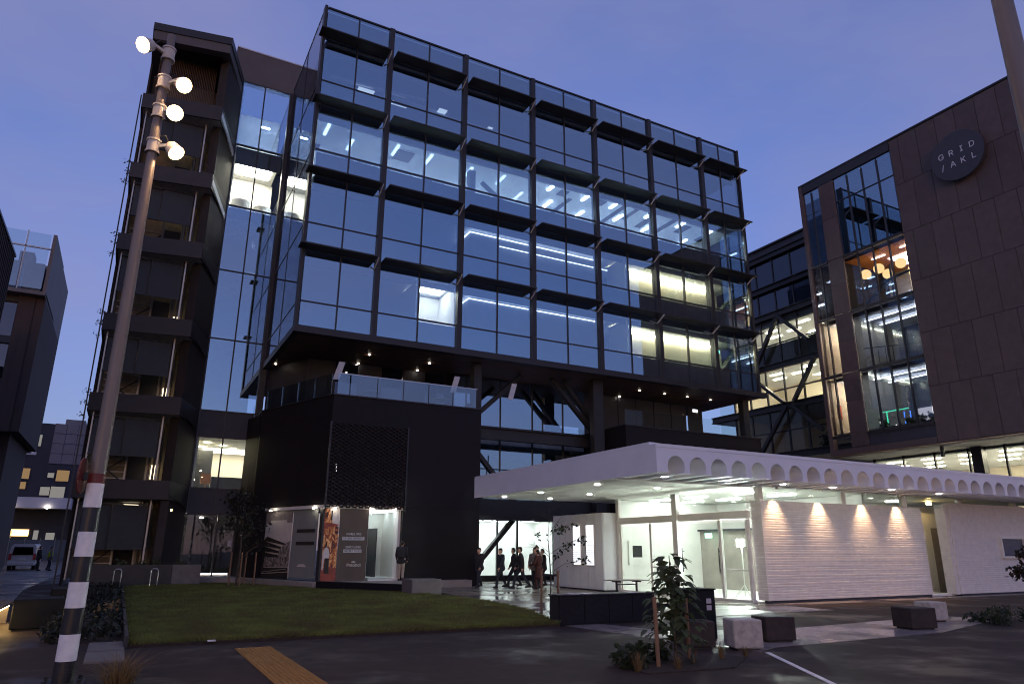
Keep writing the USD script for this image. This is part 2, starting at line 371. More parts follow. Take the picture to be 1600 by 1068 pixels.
# ================================================================ THE SETTING
def sheet(x0, x1, y0, y1, z, th=0.05):
    return bx(x0, x1, y0, y1, z - th, z)
solo('ground', sheet(-400, 500, -300, 700, 0.0, 0.3), 'asphalt', kind='structure')
solo('road', prism([(-9.2, 14.0), (-1.9, 14.0), (-3.2, 36), (-3.2, 120), (-30, 120), (-30, 118), (-9.2, 118)], -0.05, 0.004), 'road_wet', kind='structure')
solo('pavement', prism([(9.4, 14.62), (12.2, 14.72), (12.6, 16.6), (33.5, 17.0), (33.5, 17.4), (18.5, 17.6), (18.9, 36.0), (12.5, 36.0), (11.5, 30.0), (11.6, 27.0), (11.1, 23.6), (10.2, 18.0)], -0.05, 0.005), 'plaza_paving', kind='structure')
solo('path', prism([(9.9, 9.45), (10.6, 9.75), (15.8, 9.9), (20.5, 11.2), (19.6, 12.4), (13.6, 11.9), (10.6, 12.6), (10.2, 14.6), (9.2, 14.6), (9.4, 12.2)], -0.05, 0.004), 'path_concrete', kind='structure')
solo('pavement', bx(10.9, 18.75, 14.9, 17.5, -0.05, 0.009), 'plaza_paving', kind='structure')
PLINTH = [(2.9, 41.9), (2.9, 38.6), (5.2, 37.2), (7.3, 31.3), (14.7, 31.3), (14.7, 36.0), (6.0, 41.9)]
solo('plinth', prism(PLINTH, -0.05, 0.30), 'deck_concrete', kind='structure')

# ================================================================ MAIN OFFICE BUILDING
XB = [5.76, 9.45, 13.95, 18.45, 22.95, 27.4, 31.9, 35.45]      # pier lines of the glazed box
YF, YR, XR = 32.0, 40.3, 5.76                                    # box front, recessed glazing, box left face
TR = [12.80, 16.83, 20.86, 24.89]                                # transoms
SH = [15.42, 19.45, 23.48, 27.5]                                 # sunshades
ZB, ZT = 11.58, 29.45
office = thing('glass_office_building', 'big glass office building whose glazed upper box overhangs black brick blocks', 'building', (20, 40, 0))
for b in range(7):
    xa, xb_ = XB[b] + 0.13, XB[b + 1] - 0.13
    xm = (xa + xb_) / 2
    for (u, v) in ((xa, xm - 0.03), (xm + 0.03, xb_)):
        zs = [(ZB + 0.04, TR[0] - 0.03)]
        for k in range(4):
            zs.append((TR[k] + 0.03, SH[k] - 0.05))
            zs.append((SH[k] + 0.05, TR[k + 1] - 0.03 if k < 3 else ZT - 0.1))
        for (a, z) in zs:
            part(office, 'pane', quad_pane(u, v, YF, YF, a, z), 'facade_glass')
    part(office, 'mullion', bx(xm - 0.035, xm + 0.035, YF - 0.05, YF + 0.12, ZB, ZT - 0.05), 'black_metal')
    for z in TR:
        part(office, 'transom', bx(xa, xb_, YF - 0.035, YF + 0.10, z - 0.035, z + 0.035), 'black_metal')
    # sunshade shelf above every storey, and its bracket
    x1 = xb_ - 0.08 if b < 6 else XB[7] + 0.10
    x0 = xa + 0.01 if b else xa - 0.38
    for z in SH:
        part(office, 'sunshade', cat(bx(x0, x1, YF - 0.80, YF - 0.005, z - 0.02, z + 0.02), bx(x0, x1, YF - 0.82, YF - 0.80, z - 0.035, z + 0.035)), 'bronze_fin')
        part(office, 'sunshade_bracket', beam((xb_ - .03, YF - .04, z - .38), (xb_ - .03, YF - .70, z - .02), .03, .08), 'grey_bracket')
    part(office, 'parapet_backing', bx(xa, xb_, YF + .22, YF + .28, SH[3] + .08, ZT - .12), 'shadow_panel')
    part(office, 'parapet_cap', bx(xa - 0.02, xb_ + 0.02, YF - 0.06, YF + 0.2, ZT - 0.09, ZT), 'black_metal')
for i, x in enumerate(XB):
    w = 0.13 if 0 < i < 7 else 0.07
    part(office, 'pier', bx(x - w, x + w, YF - 0.16, YF + 0.3, ZB - 0.02, ZT - 0.03), 'bronze_fin')
# left face of the box
for (ya, yb) in ((YF + 0.35, YF + 4.1), (YF + 4.2, YR - 0.25)):
    for (a, z) in ((ZB + 0.04, TR[0] - 0.03), (TR[0] + .03, TR[1] - .03), (TR[1] + .03, TR[2] - .03), (TR[2] + .03, TR[3] - .03), (TR[3] + .03, ZT - .06)):
        part(office, 'pane', quad_pane(XR, XR, ya, yb, a, z, axis='x'), 'dark_glass')
    part(office, 'mullion', bx(XR - 0.03, XR + 0.05, yb, yb + 0.07, ZB, ZT), 'black_metal')
for z in TR + [ZT - 0.03]:
    part(office, 'transom', bx(XR - 0.03, XR + 0.06, YF + 0.31, YR - 0.2, z - 0.03, z + 0.03), 'black_metal')
part(office, 'corner_column', bx(XR - 0.2, XR + 0.14, YR - 0.24, YR + 0.1, 0.3, 29.1), 'dark_steel')
for k in range(4):      # tension rods seen through the left face
    part(office, 'bracing_rod', beam((XR + 0.25, YF + 0.4, TR[k] + 0.2), (XR + 0.25, YR - 0.5, SH[k] + 0.6), 0.05), 'black_metal')
# right face
part(office, 'side_glazing', quad_pane(XB[7], XB[7], YF + 0.2, 47.5, ZB, ZT, axis='x'), 'dark_glass')
# soffit under the overhang, its edge beam and downlights
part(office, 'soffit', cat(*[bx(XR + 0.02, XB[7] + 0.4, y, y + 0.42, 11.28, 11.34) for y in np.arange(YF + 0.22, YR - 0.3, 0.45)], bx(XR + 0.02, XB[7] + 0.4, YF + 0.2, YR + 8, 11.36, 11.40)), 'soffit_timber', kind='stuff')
part(office, 'edge_beam', cat(bx(XR - 0.1, XB[7] + 0.5, YF - 0.18, YF + 0.18, 11.24, ZB - 0.025), bx(XR - 0.1, XR + 0.18, YF + 0.19, YR, 11.24, ZB - 0.025)), 'bronze_fin')
for (x, y) in ((6.1, 38.6), (10.0, 34.3), (10.0, 36.3), (13.35, 34.35), (13.35, 36.2), (27.4, 36.3), (27.4, 34.2), (29.4, 34.2), (31.3, 34.2), (33.3, 34.2)):
    part(office, 'downlight', cyl(x, y, 11.24, 11.275, 0.05, 10), 'light_point')
# structure inside: slabs, ceilings, columns
for k, z in enumerate([ZB + 0.02] + SH):
    part(office, 'floor_slab', bx(XR + 0.3, XB[7] - 0.1, YF + 0.35, 47.5, z - 0.12 if k else z, z + 0.25), 'slab_concrete')
    if k: part(office, 'ceiling', bx(XR + 0.3, XB[7] - 0.1, YF + 0.30, 47.5, z - 0.30, z - 0.25), 'ceiling_white' if k != 4 else 'room_dark')
    if k < 4:
        z1 = TR[k] - 0.04
        part(office, 'bulkhead', bx(XR + 0.3, XB[7] - 0.1, YF + 0.45, YF + 0.6, SH[k] - 0.60, SH[k] - 0.31), 'room_grey')
        part(office, 'spandrel_backing', bx(XR + 0.25, XB[7] - 0.08, YF + 0.18, YF + 0.24, z - 0.32 if k else z, z1), 'shadow_panel')
part(office, 'back_wall', bx(XR + 0.2, XB[7], 47.5, 47.7, ZB, 28.0), 'room_grey')
part(office, 'roof_slab', bx(XR + 0.3, XB[7] - 0.1, YF + 0.9, 47.5, 27.65, 28.0), 'slab_concrete')
for x in XB[1:7]:
    part(office, 'column', bx(x - 0.25, x + 0.25, YF + 4.2, YF + 4.7, SH[1], 27.3), 'room_grey')
# top two storeys: open plan, one dim, one brightly lit
part(office, 'partition', bx(XR + 0.5, XB[7] - 0.2, 41.0, 41.1, 23.8, 27.2), 'room_grey')
for (x, y, l) in ((6.7, 33.6, 1.2), (8.2, 34.5, 1.2), (8.2, 37.0, 1.2), (10.6, 33.8, 1.2), (12.6, 33.8, 1.2), (12.6, 37, 1.2), (15.2, 34.0, 1.2), (17.3, 33.9, 1.2), (19.2, 35.2, 1.2), (20.5, 33.2, 0.9), (23.1, 33.3, 0.9), (21.4, 35.2, 1.0), (25.3, 33.3, 0.9), (24.0, 35.4, 1.0), (26.6, 34.6, 1.0), (28.2, 33.3, 0.9), (29.3, 35.0, 1.0), (31.0, 33.4, 0.9), (33.6, 33.6, 0.9), (33.0, 35.5, .9)):
    part(office, 'ceiling_light', bx(x - 0.08, x + 0.08, y - l / 2, y + l / 2, 23.12, 23.155), 'light_tube_near' if x > 19.8 else 'light_tube_faint')
for (x, y) in [(8 + 2.6 * q, 38.5) for q in range(11)] + [(8 + 2.6 * q, 40.3) for q in range(11)]:
    part(office, 'ceiling_light', bx(x - 0.1, x + 0.1, y - 0.6, y + 0.6, 23.12, 23.155), 'light_tube')
for (x, y, w, l) in ((6.5, 35.6, 0.5, 0.6), (8.6, 36.3, .5, .7), (11.2, 34.2, 1.0, 1.1), (13.4, 36.2, 0.6, 0.5), (18.2, 36.6, .5, .8), (21.5, 33.5, .6, .7), (22.3, 35.0, .3, 2.2), (24.2, 33.4, .8, .7), (26.0, 34.4, .35, 3.0), (27.0, 33.6, .3, 2.0), (28.6, 34.4, .5, 1.5), (30.2, 34.1, .4, 2.4), (31.6, 33.9, .6, 1.2), (33.8, 34.4, .6, 1.0)):
    part(office, 'ceiling_vent', bx(x - w / 2, x + w / 2, y - l / 2, y + l / 2, 23.135, 23.16), 'vent_black')
part(office, 'floor_riser', cat(bx(15.1, 15.5, 33.6, 34.0, 19.8, 23.1), beam((16.3, 34.4, 22.9), (17.6, 33.2, 20.9), 0.25)), 'room_grey')
part(office, 'partition', bx(XR + 0.5, XB[7] - 0.2, 41.5, 41.6, 19.8, 23.1), 'room_white')
for (p, q, r) in (((6.6, 33.6, 26.4), (12.0, 33.4, 26.6), 0.14), ((7.6, 34.6, 26.5), (7.9, 32.9, 25.6), 0.10), ((10.2, 33.2, 26.0), (13.6, 33.6, 26.2), 0.16), ((15, 34, 26.3), (30, 34.2, 26.3), 0.2), ((11.0, 32.9, 25.6), (17.5, 33.2, 25.8), 0.10)):
    part(office, 'duct', tube([p, q], r, 10), 'duct_metal')
for (x, y, l) in ((8.55, 33.3, 0.9), (10.6, 33.6, 0.9), (13.0, 33.0, 0.5), (16.2, 33.3, .3)):
    part(office, 'ceiling_light', bx(x - l / 2, x + l / 2, y - 0.2, y + 0.2, 25.95, 26.0), 'light_dim')
# lower storeys: a core wall with a light cove, one lit room, a lit stair
for k, (za, zc) in enumerate(((ZB + 0.3, 15.05), (SH[0] + 0.3, 19.08))):
    part(office, 'core_wall', cat(bx(15.2, 24.1, 33.45, 33.6, za, zc), bx(15.2, 15.35, 33.61, 40, za, zc), bx(26.2, 26.35, 33.61, 40, za, zc)), 'room_grey')
    part(office, 'light_cove', cat(bx(15.1, 24.2, 33.36, 33.41, zc - 0.10, zc - 0.05), bx(15.1, 15.16, 33.42, 35.2, zc - 0.10, zc - 0.05), bx(26.05, 26.1, 33.45, 35.2, zc - .55, zc - .5)), 'light_led')
    if k == 1: part(office, 'light_cove', bx(17.0, 24.6, 33.9 - 0.58, 33.9 - 0.54, zc - 0.62, zc - 0.58), 'light_led')
    # stair bay
    x0, x1 = 25.3, 34.9
    part(office, 'stair_wall', bx(x0, 34.6, 34.2, 34.35, za, zc), 'room_warm')
    part(office, 'stair_wall', bx(x0 - 0.14, x0, YF + 0.4, 34.2, za, zc), 'room_warm')
    part(office, 'light_cove', bx(x0 + 0.15, 33.6, 34.0, 34.15, zc - 0.12, zc - 0.06), 'light_yellow')
    part(office, 'stair_flight', prism([(32.1, 0.0), (35.2, 0.0), (35.2, 3.5)], 0, 0.5).apply_transform(np.array([[1, 0, 0, 0], [0, 0, -1, 33.6], [0, 1, 0, za - 0.4], [0, 0, 0, 1.0]])), 'stair_green')
    part(office, 'light_cove', bx(34.75, 35.3, 33.9, 33.96, za + 1.9, za + 2.0), 'light_green')
zc = 15.05
part(office, 'room_wall', cat(bx(11.80, 13.85, 34.6, 34.7, ZB + 0.3, zc), bx(11.70, 11.80, YF + 0.4, 34.7, ZB + 0.3, zc), bx(13.85, 13.95, YF + 0.4, 34.7, ZB + 0.3, zc)), 'room_white')
part(office, 'ceiling_light', bx(12.2, 13.6, 33.2, 33.9, zc - 0.03, zc - 0.0), 'light_room')
part(office, 'exit_sign', bx(33.2, 33.6, 33.3, 33.35, 14.3, 14.5), 'light_exit')

# recessed glazing beside the box
RX = [2.78, 4.08, XR - 0.22]
RZ = [3.4, 4.65, 7.3, 8.72, 12.72, 16.75, 20.78, 24.8, 29.15]
for (u, v) in ((RX[0] + 0.03, RX[1] - 0.03), (RX[1] + 0.03, RX[2])):
    for i in range(1, len(RZ) - 1):
        if i == 2: continue
        part(office, 'pane', quad_pane(u, v, YR, YR, RZ[i] + 0.04, RZ[i + 1] - 0.04), 'facade_glass' if i not in (1, 6) else 'clear_glass')
    for i in (0, 2):
        part(office, 'spandrel_panel', bx(u, v, YR - 0.01, YR + 0.05, RZ[i] + 0.03, RZ[i + 1] - 0.03), 'shadow_panel')
for x in RX[:2]:
    part(office, 'mullion', bx(x - 0.035, x + 0.035, YR - 0.07, YR + 0.1, 3.4, 29.1), 'black_metal')
for z in RZ:
    part(office, 'transom', bx(RX[0] + 0.04, RX[2], YR - 0.05, YR + 0.08, z - 0.035, z + 0.035), 'black_metal')
# more recessed glazing beyond the left face of the box
for i in range(4, 8):
    part(office, 'pane', quad_pane(XR + 0.2, XR + 3.0, YR, YR, RZ[i] + 0.04, RZ[i + 1] - 0.04), 'dark_glass')
part(office, 'parapet_wall', bx(2.2, 8.6, YR + 0.1, YR + 0.5, 29.2, 31.5), 'parapet_grey')
part(office, 'parapet_cap', bx(2.2, 8.6, YR + 0.06, YR + 0.56, 31.5, 31.58), 'grey_bracket')
for i, z in enumerate(RZ[3:8]):
    part(office, 'floor_slab', bx(2.9, 5.5, YR + 0.4, 47.4, z - 0.35, z + 0.05), 'slab_concrete')
    part(office, 'spandrel_backing', bx(2.9, 5.5, YR + 0.2, YR + 0.26, z - 0.6, z - 0.04) if z < 24 else bx(2.9, 5.5, YR + 0.2, YR + 0.26, z - 1.15, z - 0.04), 'shadow_panel')
part(office, 'room_wall', cat(bx(2.84, 5.6, 44.0, 44.1, RZ[6], RZ[7] - .36), bx(2.80, 2.9, YR + .3, 44.0, RZ[6], RZ[7] - .36)), 'room_white')
part(office, 'ceiling_light', bx(3.2, 5.2, 41.4, 43.2, RZ[7] - .42, RZ[7] - .38), 'light_room')
part(office, 'room_wall', cat(bx(2.84, 5.6, 43.5, 43.6, RZ[7], 28.9), bx(2.80, 2.9, YR + .3, 43.5, RZ[7], 28.9)), 'room_white')
part(office, 'ceiling_light', bx(4.3, 4.8, 42.0, 42.1, 27.4, 27.45), 'light_tube')
for i in (3, 4, 5):
    part(office, 'room_wall', cat(bx(2.84, 5.6, 44.0, 44.1, RZ[i], RZ[i + 1] - .36), bx(2.80, 2.9, YR + .3, 44.0, RZ[i], RZ[i + 1] - .36)), 'room_grey')
    if i > 3:
        part(office, 'pendant_lamp', trimesh.creation.revolve([(0.001, 0.75), (0.16, 0.62), (0.30, 0.35), (0.34, 0.0), (0.28, 0.0), (0.001, 0.06)], sections=20).apply_translation([4.45, 42.0, RZ[i] + 2.15]), 'vent_black', smooth=40)
        part(office, 'lampshade', trimesh.creation.cylinder(0.62, 0.5, sections=24).apply_translation([4.7, 42.6, RZ[i] + 0.55]), 'room_white', smooth=40)
        part(office, 'wall_light', bx(3.5, 4.3, 43.9, 43.95, RZ[i] + .2, RZ[i] + 1.0), 'light_dim')
for (x, y) in ((3.6, 41.6), (4.9, 42.0)):
    part(office, 'drum_shade', trimesh.creation.cylinder(0.55, 0.7, sections=20).apply_translation([x, y, RZ[6] + 0.6]), 'room_white', smooth=40)
# first-floor room behind the recessed glazing
part(office, 'floor_slab', bx(2.9, 9.0, YR + .3, 47.4, 4.2, 4.55), 'slab_concrete')
part(office, 'ceiling', bx(2.9, 9.0, YR + .15, 47.4, 7.30, 7.36), 'ceiling_white')
part(office, 'room_wall', cat(bx(2.9, 9.0, 47.3, 47.4, 4.55, 7.3), bx(2.84, 2.95, YR + .3, 47.3, 4.55, 7.3)), 'room_warm')
for (x, y) in ((3.5, 42.3), (4.4, 43.2), (5.1, 44.3), (4.0, 45.3), (5.6, 45.9), (3.4, 44.2)):
    part(office, 'ceiling_light', bx(x - .13, x + .13, y - .13, y + .13, 7.25, 7.29), 'light_yellow')
part(office, 'ceiling_light', bx(3.6, 8.2, 44.8, 46.6, 7.24, 7.28), 'light_soft')
part(office, 'counter', bx(4.0, 6.2, 43.0, 43.6, 4.55, 5.5), 'room_dark')
part(office, 'wall_lining', bx(3.0, 3.9, 42.6, 42.7, 4.55, 6.9), 'room_grey')
for (x, y) in ((3.55, 41.0), (5.65, 41.0)):
    part(office, 'armchair', cat(bx(x - .25, x + .25, y - .2, y + .25, 4.95, 5.05), bx(x - .25, x + .25, y + .2, y + .28, 5.0, 5.5), bx(x - .03, x + .03, y - .03, y + .03, 4.56, 4.95)), 'orange_panel')
# ground-floor entrance under it
part(office, 'entrance_door', cat(bx(4.35, 5.15, YR - .02, YR + .02, 0.36, 2.55)), 'dark_glass')
part(office, 'entrance_glazing', quad_pane(2.85, 4.25, YR, YR, 0.36, 3.3), 'dark_glass')
part(office, 'door_frame', cat(bx(4.27, 4.34, YR - .06, YR + .06, 0.3, 3.3), bx(5.16, 5.24, YR - .06, YR + .06, 0.3, 3.3), bx(4.34, 5.16, YR - .06, YR + .06, 2.56, 2.64), bx(2.8, 5.6, YR - .07, YR + .07, 3.3, 3.39)), 'black_metal')
part(office, 'notice', bx(4.9, 5.1, YR - .045, YR - .03, 1.75, 2.05), 'sticker')
part(office, 'room_wall', cat(bx(2.8, 6.0, 44.5, 44.6, 0.3, 3.3), bx(2.8, 6.0, YR + .1, 44.5, 3.3, 3.36)), 'room_grey')
part(office, 'entrance_light', bx(3.0, 5.2, 41.4, 41.5, 0.34, 0.42), 'light_soft')
part(office, 'entrance_light', bx(3.6, 3.8, 42.4, 42.5, 3.2, 3.27), 'light_office')
part(office, 'side_wall', prism([(5.24, 40.25), (5.6, 38.4), (5.9, 40.6)], 0.3, 8.4), 'black_brick')

# ---------------- black brick blocks under the overhang
Z8 = 8.5
LB = [(7.79, YF), (15.35, YF), (15.35, 40.2), (5.72, 40.2), (5.6, 38.0)]
blk = Polygon(LB)
core = prism(LB, 3.55, Z8)
part(office, 'brick_block', core, 'black_brick')
# ground floor of the block: solid right half, shopfronts in the left half and the splayed end
part(office, 'brick_block', prism([(11.42, YF + 0.004), (15.346, YF + 0.004), (15.346, 40.1), (11.42, 40.1)], 0.0, 3.546), 'black_brick')
part(office, 'brick_block', prism([(5.6, 38.0), (6.02, 36.87), (7.0, 37.4), (6.4, 40.1), (5.7, 40.1)], 0.3, 3.546), 'black_brick')
part(office, 'coping', cat(prism(blk.buffer(0.05, join_style=2), Z8 + 0.002, Z8 + 0.06)), 'black_metal')
def lerp(a, b, t): return (a[0] + (b[0] - a[0]) * t, a[1] + (b[1] - a[1]) * t)
# hit-and-miss brick screen: rows of bricks with every other one left out, in front of a dark opening
bits = []
for r in range(46):
    z = 3.42 + r * 0.083
    for c in range(12):
        x = 7.80 + c * 0.30 + (0.15 if r % 2 else 0)
        if x + 0.17 > 11.42: continue
        bits.append(bx(x, x + 0.17, YF - 0.10, YF - 0.004, z, z + 0.076))
part(office, 'screen_brick', cat(bits), 'black_brick', kind='stuff')
for x in (7.72, 11.43):
    part(office, 'screen_frame', bx(x, x + .07, YF - 0.12, YF - .004, 3.36, 7.26), 'black_metal')
# lit cracks behind the screen
part(office, 'screen_light', bx(8.1, 8.16, YF - 0.02, YF - 0.006, 5.0, 5.35), 'light_dim')
# shopfront: corner at (7.79, 32), base on the plinth
part(office, 'shop_ceiling', prism([(7.79, YF + .03), (11.42, YF + .03), (11.42, 36.5), (5.8, 38), (6.05, 36.85)], 3.40, 3.546), 'room_white')
part(office, 'shop_back_wall', cat(bx(9.9, 11.42, 34.6, 34.7, 0.3, 3.4), bx(9.85, 9.95, YF + .5, 34.6, 0.3, 3.4), bx(11.3, 11.42, YF + .3, 34.6, 0.3, 3.4)), 'room_white')
part(office, 'shop_floor', bx(9.95, 11.3, YF + .12, 34.6, 0.3, 0.42), 'room_white')
part(office, 'shop_window', quad_pane(9.85, 11.05, YF + .1, YF + .1, 0.36, 3.3), 'clear_glass')
part(office, 'shop_lining', bx(10.55, 10.62, 33.2, 34.6, 0.42, 2.6), 'sign_dark')
part(office, 'shop_light', bx(10.0, 11.2, 32.6, 33.0, 3.33, 3.39), 'light_shop')
part(office, 'shop_light', bx(10.2, 11.2, 33.8, 34.2, 3.33, 3.39), 'light_shop')
# text panel, brown
part(office, 'shop_panel', bx(8.50, 9.80, YF + .05, YF + .1, 0.32, 3.38), 'print_brown', label='brown shopfront panel with grey lettering')
part(office, 'lettering', cat(words('A UNIQUE SPACE', 0.085, (8.86, YF + .046, 2.26), 'y', spacing=0.048), words('CONTACT LEASING', 0.085, (8.86, YF + .046, 1.70), 'y', spacing=0.045)), 'letter_grey')
for (xa, xb2, z, t) in ((8.66, 9.66, 2.04, 'FOR LEASE OPPORTUNITY'), (8.74, 9.56, 1.50, 'PRECINCT PLACES')):
    n = len(t.replace(' ', '')) + t.count(' ')
    part(office, 'lettering_bar', bx(xa, xb2, YF + .040, YF + .049, z, z + 0.14), 'letter_grey')
    part(office, 'lettering', words(t, 0.09, (xa + 0.06, YF + .039, z + 0.03), 'y', 0.004, spacing=(xb2 - xa - 0.12) / (n - 1)), 'print_dark')
part(office, 'lettering', words('Precinct', 0.12, (8.92, YF + .046, 0.92), 'y', bold=True), 'print_pale')
part(office, 'emblem', cat([beam((9.22 + 0.01 * k, YF + .045, 1.08), (9.22 + 0.05 * k, YF + .045, 1.16 - 0.02 * abs(k)), 0.022) for k in (-2, -1, 0, 1, 2)]), 'print_pale')
# dark corner post and amber picture panel
part(office, 'shop_post', cat(prism([(7.72, YF + .02), (7.80, YF + .02), (7.8, YF + .3), (7.66, YF + .3)], 0.3, 3.42)), 'black_metal')
def mural(name, x0, x1, z0, z1, y, items, back, label):
    p = part(office, name, bx(x0, x1, y, y + .04, z0, z1), back, label=label)
    for i, (kind_, mat, pts) in enumerate(items):
        d = 0.003 * (i + 1)
        if kind_ == 'p':
            m = trimesh.creation.extrude_polygon(Polygon([(x0 + a * (x1 - x0), z0 + b * (z1 - z0)) for a, b in pts]), 0.002, engine='earcut')
            m.apply_transform(np.array([[1, 0, 0, 0], [0, 0, -1, y - d], [0, 1, 0, 0], [0, 0, 0, 1.0]]))
            part(p, 'print_area', m, mat)
amber = [('p', 'print_pale', [(.55, .80), (1, .74), (1, 1), (.3, 1)]), ('p', 'print_red', [(0, .0), (1, 0), (1, .16), (.6, .2), (.3, .16), (0, .2)]),
         ('p', 'print_red', [(0, .74), (.72, .74), (.72, .76), (.95, .76), (.95, .78), (.1, .80), (0, .80)]),
         ('p', 'print_pale', [(.02, .16), (.10, .14), (.16, .30), (.46, .31), (.50, .36), (.40, .44), (.28, .46), (.15, .45), (.04, .36)]), ('p', 'print_dark', [(.18, .10), (.52, .10), (.48, .31), (.2, .31)]),
         ('p', 'print_dark', [(.16, .46), (.22, .45), (.27, .47), (.27, .51), (.22, .53), (.16, .51)]), ('p', 'print_dark', [(.12, .88), (.2, .88), (.2, .95), (.12, .95)]), ('p', 'print_dark', [(.42, .84), (.5, .84), (.52, .97), (.44, .97)])]
mural('shop_picture', 7.82, 8.47, 0.32, 3.38, YF + .06, amber, 'print_photo', 'tall amber picture of a busy bar interior')
# splayed end: grey building picture and a pale text panel, facing the path
A0, A1 = (6.06, 36.85), (7.66, YF + .35)
def splay(t0, t1, z0, z1, off, th=0.03):
    a, b = lerp(A0, A1, t0), lerp(A0, A1, t1)
    n = np.array([-(A1[1] - A0[1]), A1[0] - A0[0]]); n = n / np.linalg.norm(n)      # inwards
    if n[0] < 0: n = -n
    return prism([(a[0] + n[0] * off, a[1] + n[1] * off), (b[0] + n[0] * off, b[1] + n[1] * off), (b[0] + n[0] * (off + th), b[1] + n[1] * (off + th)), (a[0] + n[0] * (off + th), a[1] + n[1] * (off + th))], z0, z1)
def splay_poly(pts, t0, t1, z0, z1, off):
    a, b = np.array(lerp(A0, A1, t0)), np.array(lerp(A0, A1, t1))
    u = (b - a); L = np.linalg.norm(u); u /= L
    n = np.array([u[1], -u[0]]); n = n if n[0] > 0 else -n
    m = trimesh.creation.extrude_polygon(Polygon([(s * L, z0 + t * (z1 - z0)) for s, t in pts]), 0.003, engine='earcut')
    o = a + n * off
    m.apply_transform(np.array([[u[0], 0, -n[0], o[0]], [u[1], 0, -n[1], o[1]], [0, 1, 0, 0], [0, 0, 0, 1.0]]))
    return m
sp = part(office, 'shop_picture', splay(0.0, 0.50, 0.32, 3.38, 0.10), 'print_pale', label='tall grey picture of a street with a tiered building')
grey = [('print_mid', [(0, .82), (1, .82), (1, 1), (0, 1)]), ('print_pale', [(.1, .58), (.95, .52), (.8, .86), (.2, .86)]), ('print_dark', [(0, 0), (1, 0), (1, .10), (0, .06)]), ('print_photo_grey', [(0, .16), (1, .18), (1, .34), (.3, .36), (0, .34)]),
        ('print_dark', [(0, .56), (.12, .62), (.9, .5), (.9, .48)]), ('print_dark', [(0, .48), (.12, .54), (.85, .44), (.85, .42)]), ('print_dark', [(0, .40), (.12, .46), (.8, .38), (.8, .36)]),
        ('print_dark', [(0, .32), (.1, .38), (.75, .33), (.75, .31)]), ('print_photo_grey', [(.62, .30), (1, .32), (1, .55), (.8, .5), (.62, .42)]), ('print_dark', [(0, .07), (1, .11), (1, .17), (0, .15)]),
        ('print_pale', [(.05, .085), (.95, .145), (.95, .15), (.05, .09)]), ('print_dark', [(0, .15), (.1, .15), (.12, .6), (0, .56)])]
for i, (mt, pts) in enumerate(grey):
    part(sp, 'print_area', splay_poly(pts, 0.0, 0.50, 0.32, 3.38, 0.095 - 0.004 * i), mt)
sp2 = part(office, 'shop_panel', splay(0.515, 0.94, 0.40, 3.38, 0.10), 'print_grey', label='pale grey shopfront panel with two black bars of lettering')
for z in (.66, .475):
    part(sp2, 'lettering_bar', splay_poly([(.2, z), (.93, z), (.93, z + .05), (.2, z + .05)], 0.515, 0.94, 0.40, 3.38, 0.09), 'print_dark')
part(sp2, 'lettering_bar', splay_poly([(.3, .16), (.7, .16), (.6, .2), (.4, .2)], 0.515, 0.94, 0.40, 3.38, 0.09), 'print_pale')
part(office, 'shop_sill', splay(-0.02, 1.0, 0.301, 0.34, -0.02, 0.12), 'black_metal')
for (x, y) in ((6.15, 35.9), (7.45, 32.75), (8.2, YF - .12), (9.92, YF - .12), (10.95, YF - .12)):
    part(office, 'spotlight', tube([(x, y, 3.36), (x, y, 3.44)], [0.06, 0.05], 10), 'light_point')
# balustrade round the terrace on the block
part(office, 'balustrade_pane', quad_pane(8.0, 8.55, YF + .28, YF + .28, Z8 + .08, Z8 + 1.1), 'rail_glass')
for k in range(5):
    x = 8.62 + k * 1.32
    part(office, 'balustrade_pane', quad_pane(x, x + 1.28, YF + .28, YF + .28, Z8 + .08, Z8 + 1.1, tilt=.004), 'rail_glass')
for k in range(4):
    a, b = lerp((7.75, YF + .45), (5.75, 38.0), k / 4), lerp((7.75, YF + .45), (5.75, 38.0), (k + .97) / 4)
    part(office, 'balustrade_pane', prism([(a[0], a[1]), (b[0], b[1]), (b[0] + .03, b[1] + .01), (a[0] + .03, a[1] + .01)], Z8 + .08, Z8 + 1.1), 'rail_glass')
part(office, 'handrail', bx(8.0, 15.25, YF + .26, YF + .31, Z8 + 1.1, Z8 + 1.14), 'steel_rail')
# terrace storey behind
part(office, 'terrace_wall', cat(bx(7.4, 15.2, 36.5, 36.7, Z8, 11.35), prism([(7.4, 36.5), (7.6, 36.7), (6.3, 40.2), (6.0, 40.2)], Z8, 11.35)), 'shadow_panel')
for k in range(6):
    part(office, 'terrace_panel', bx(7.6 + k * 1.27, 8.78 + k * 1.27, 36.44, 36.49, Z8 + .1, 11.25), 'dark_glass' if k % 2 else 'shadow_panel')
for (x) in (7.9, 14.0, 17.4):
    part(office, 'bracket_plate', prism([(0, 0), (0.3, 0), (0.55, 0.9), (0.25, 0.9)], 0, 0.06).apply_transform(np.array([[1, 0, 0, x], [0, 0, -1, 33.0], [0, 1, 0, 9.45], [0, 0, 0, 1.0]])), 'grey_bracket')
# columns and steel frame under the box
for (x0, x1) in ((15.38, 15.85), (23.05, 23.75), (35.0, 35.5)):
    part(office, 'column', chamfer_box(x0, x1, 33.0, 33.5, 0.0, 11.24, .03), 'dark_steel')
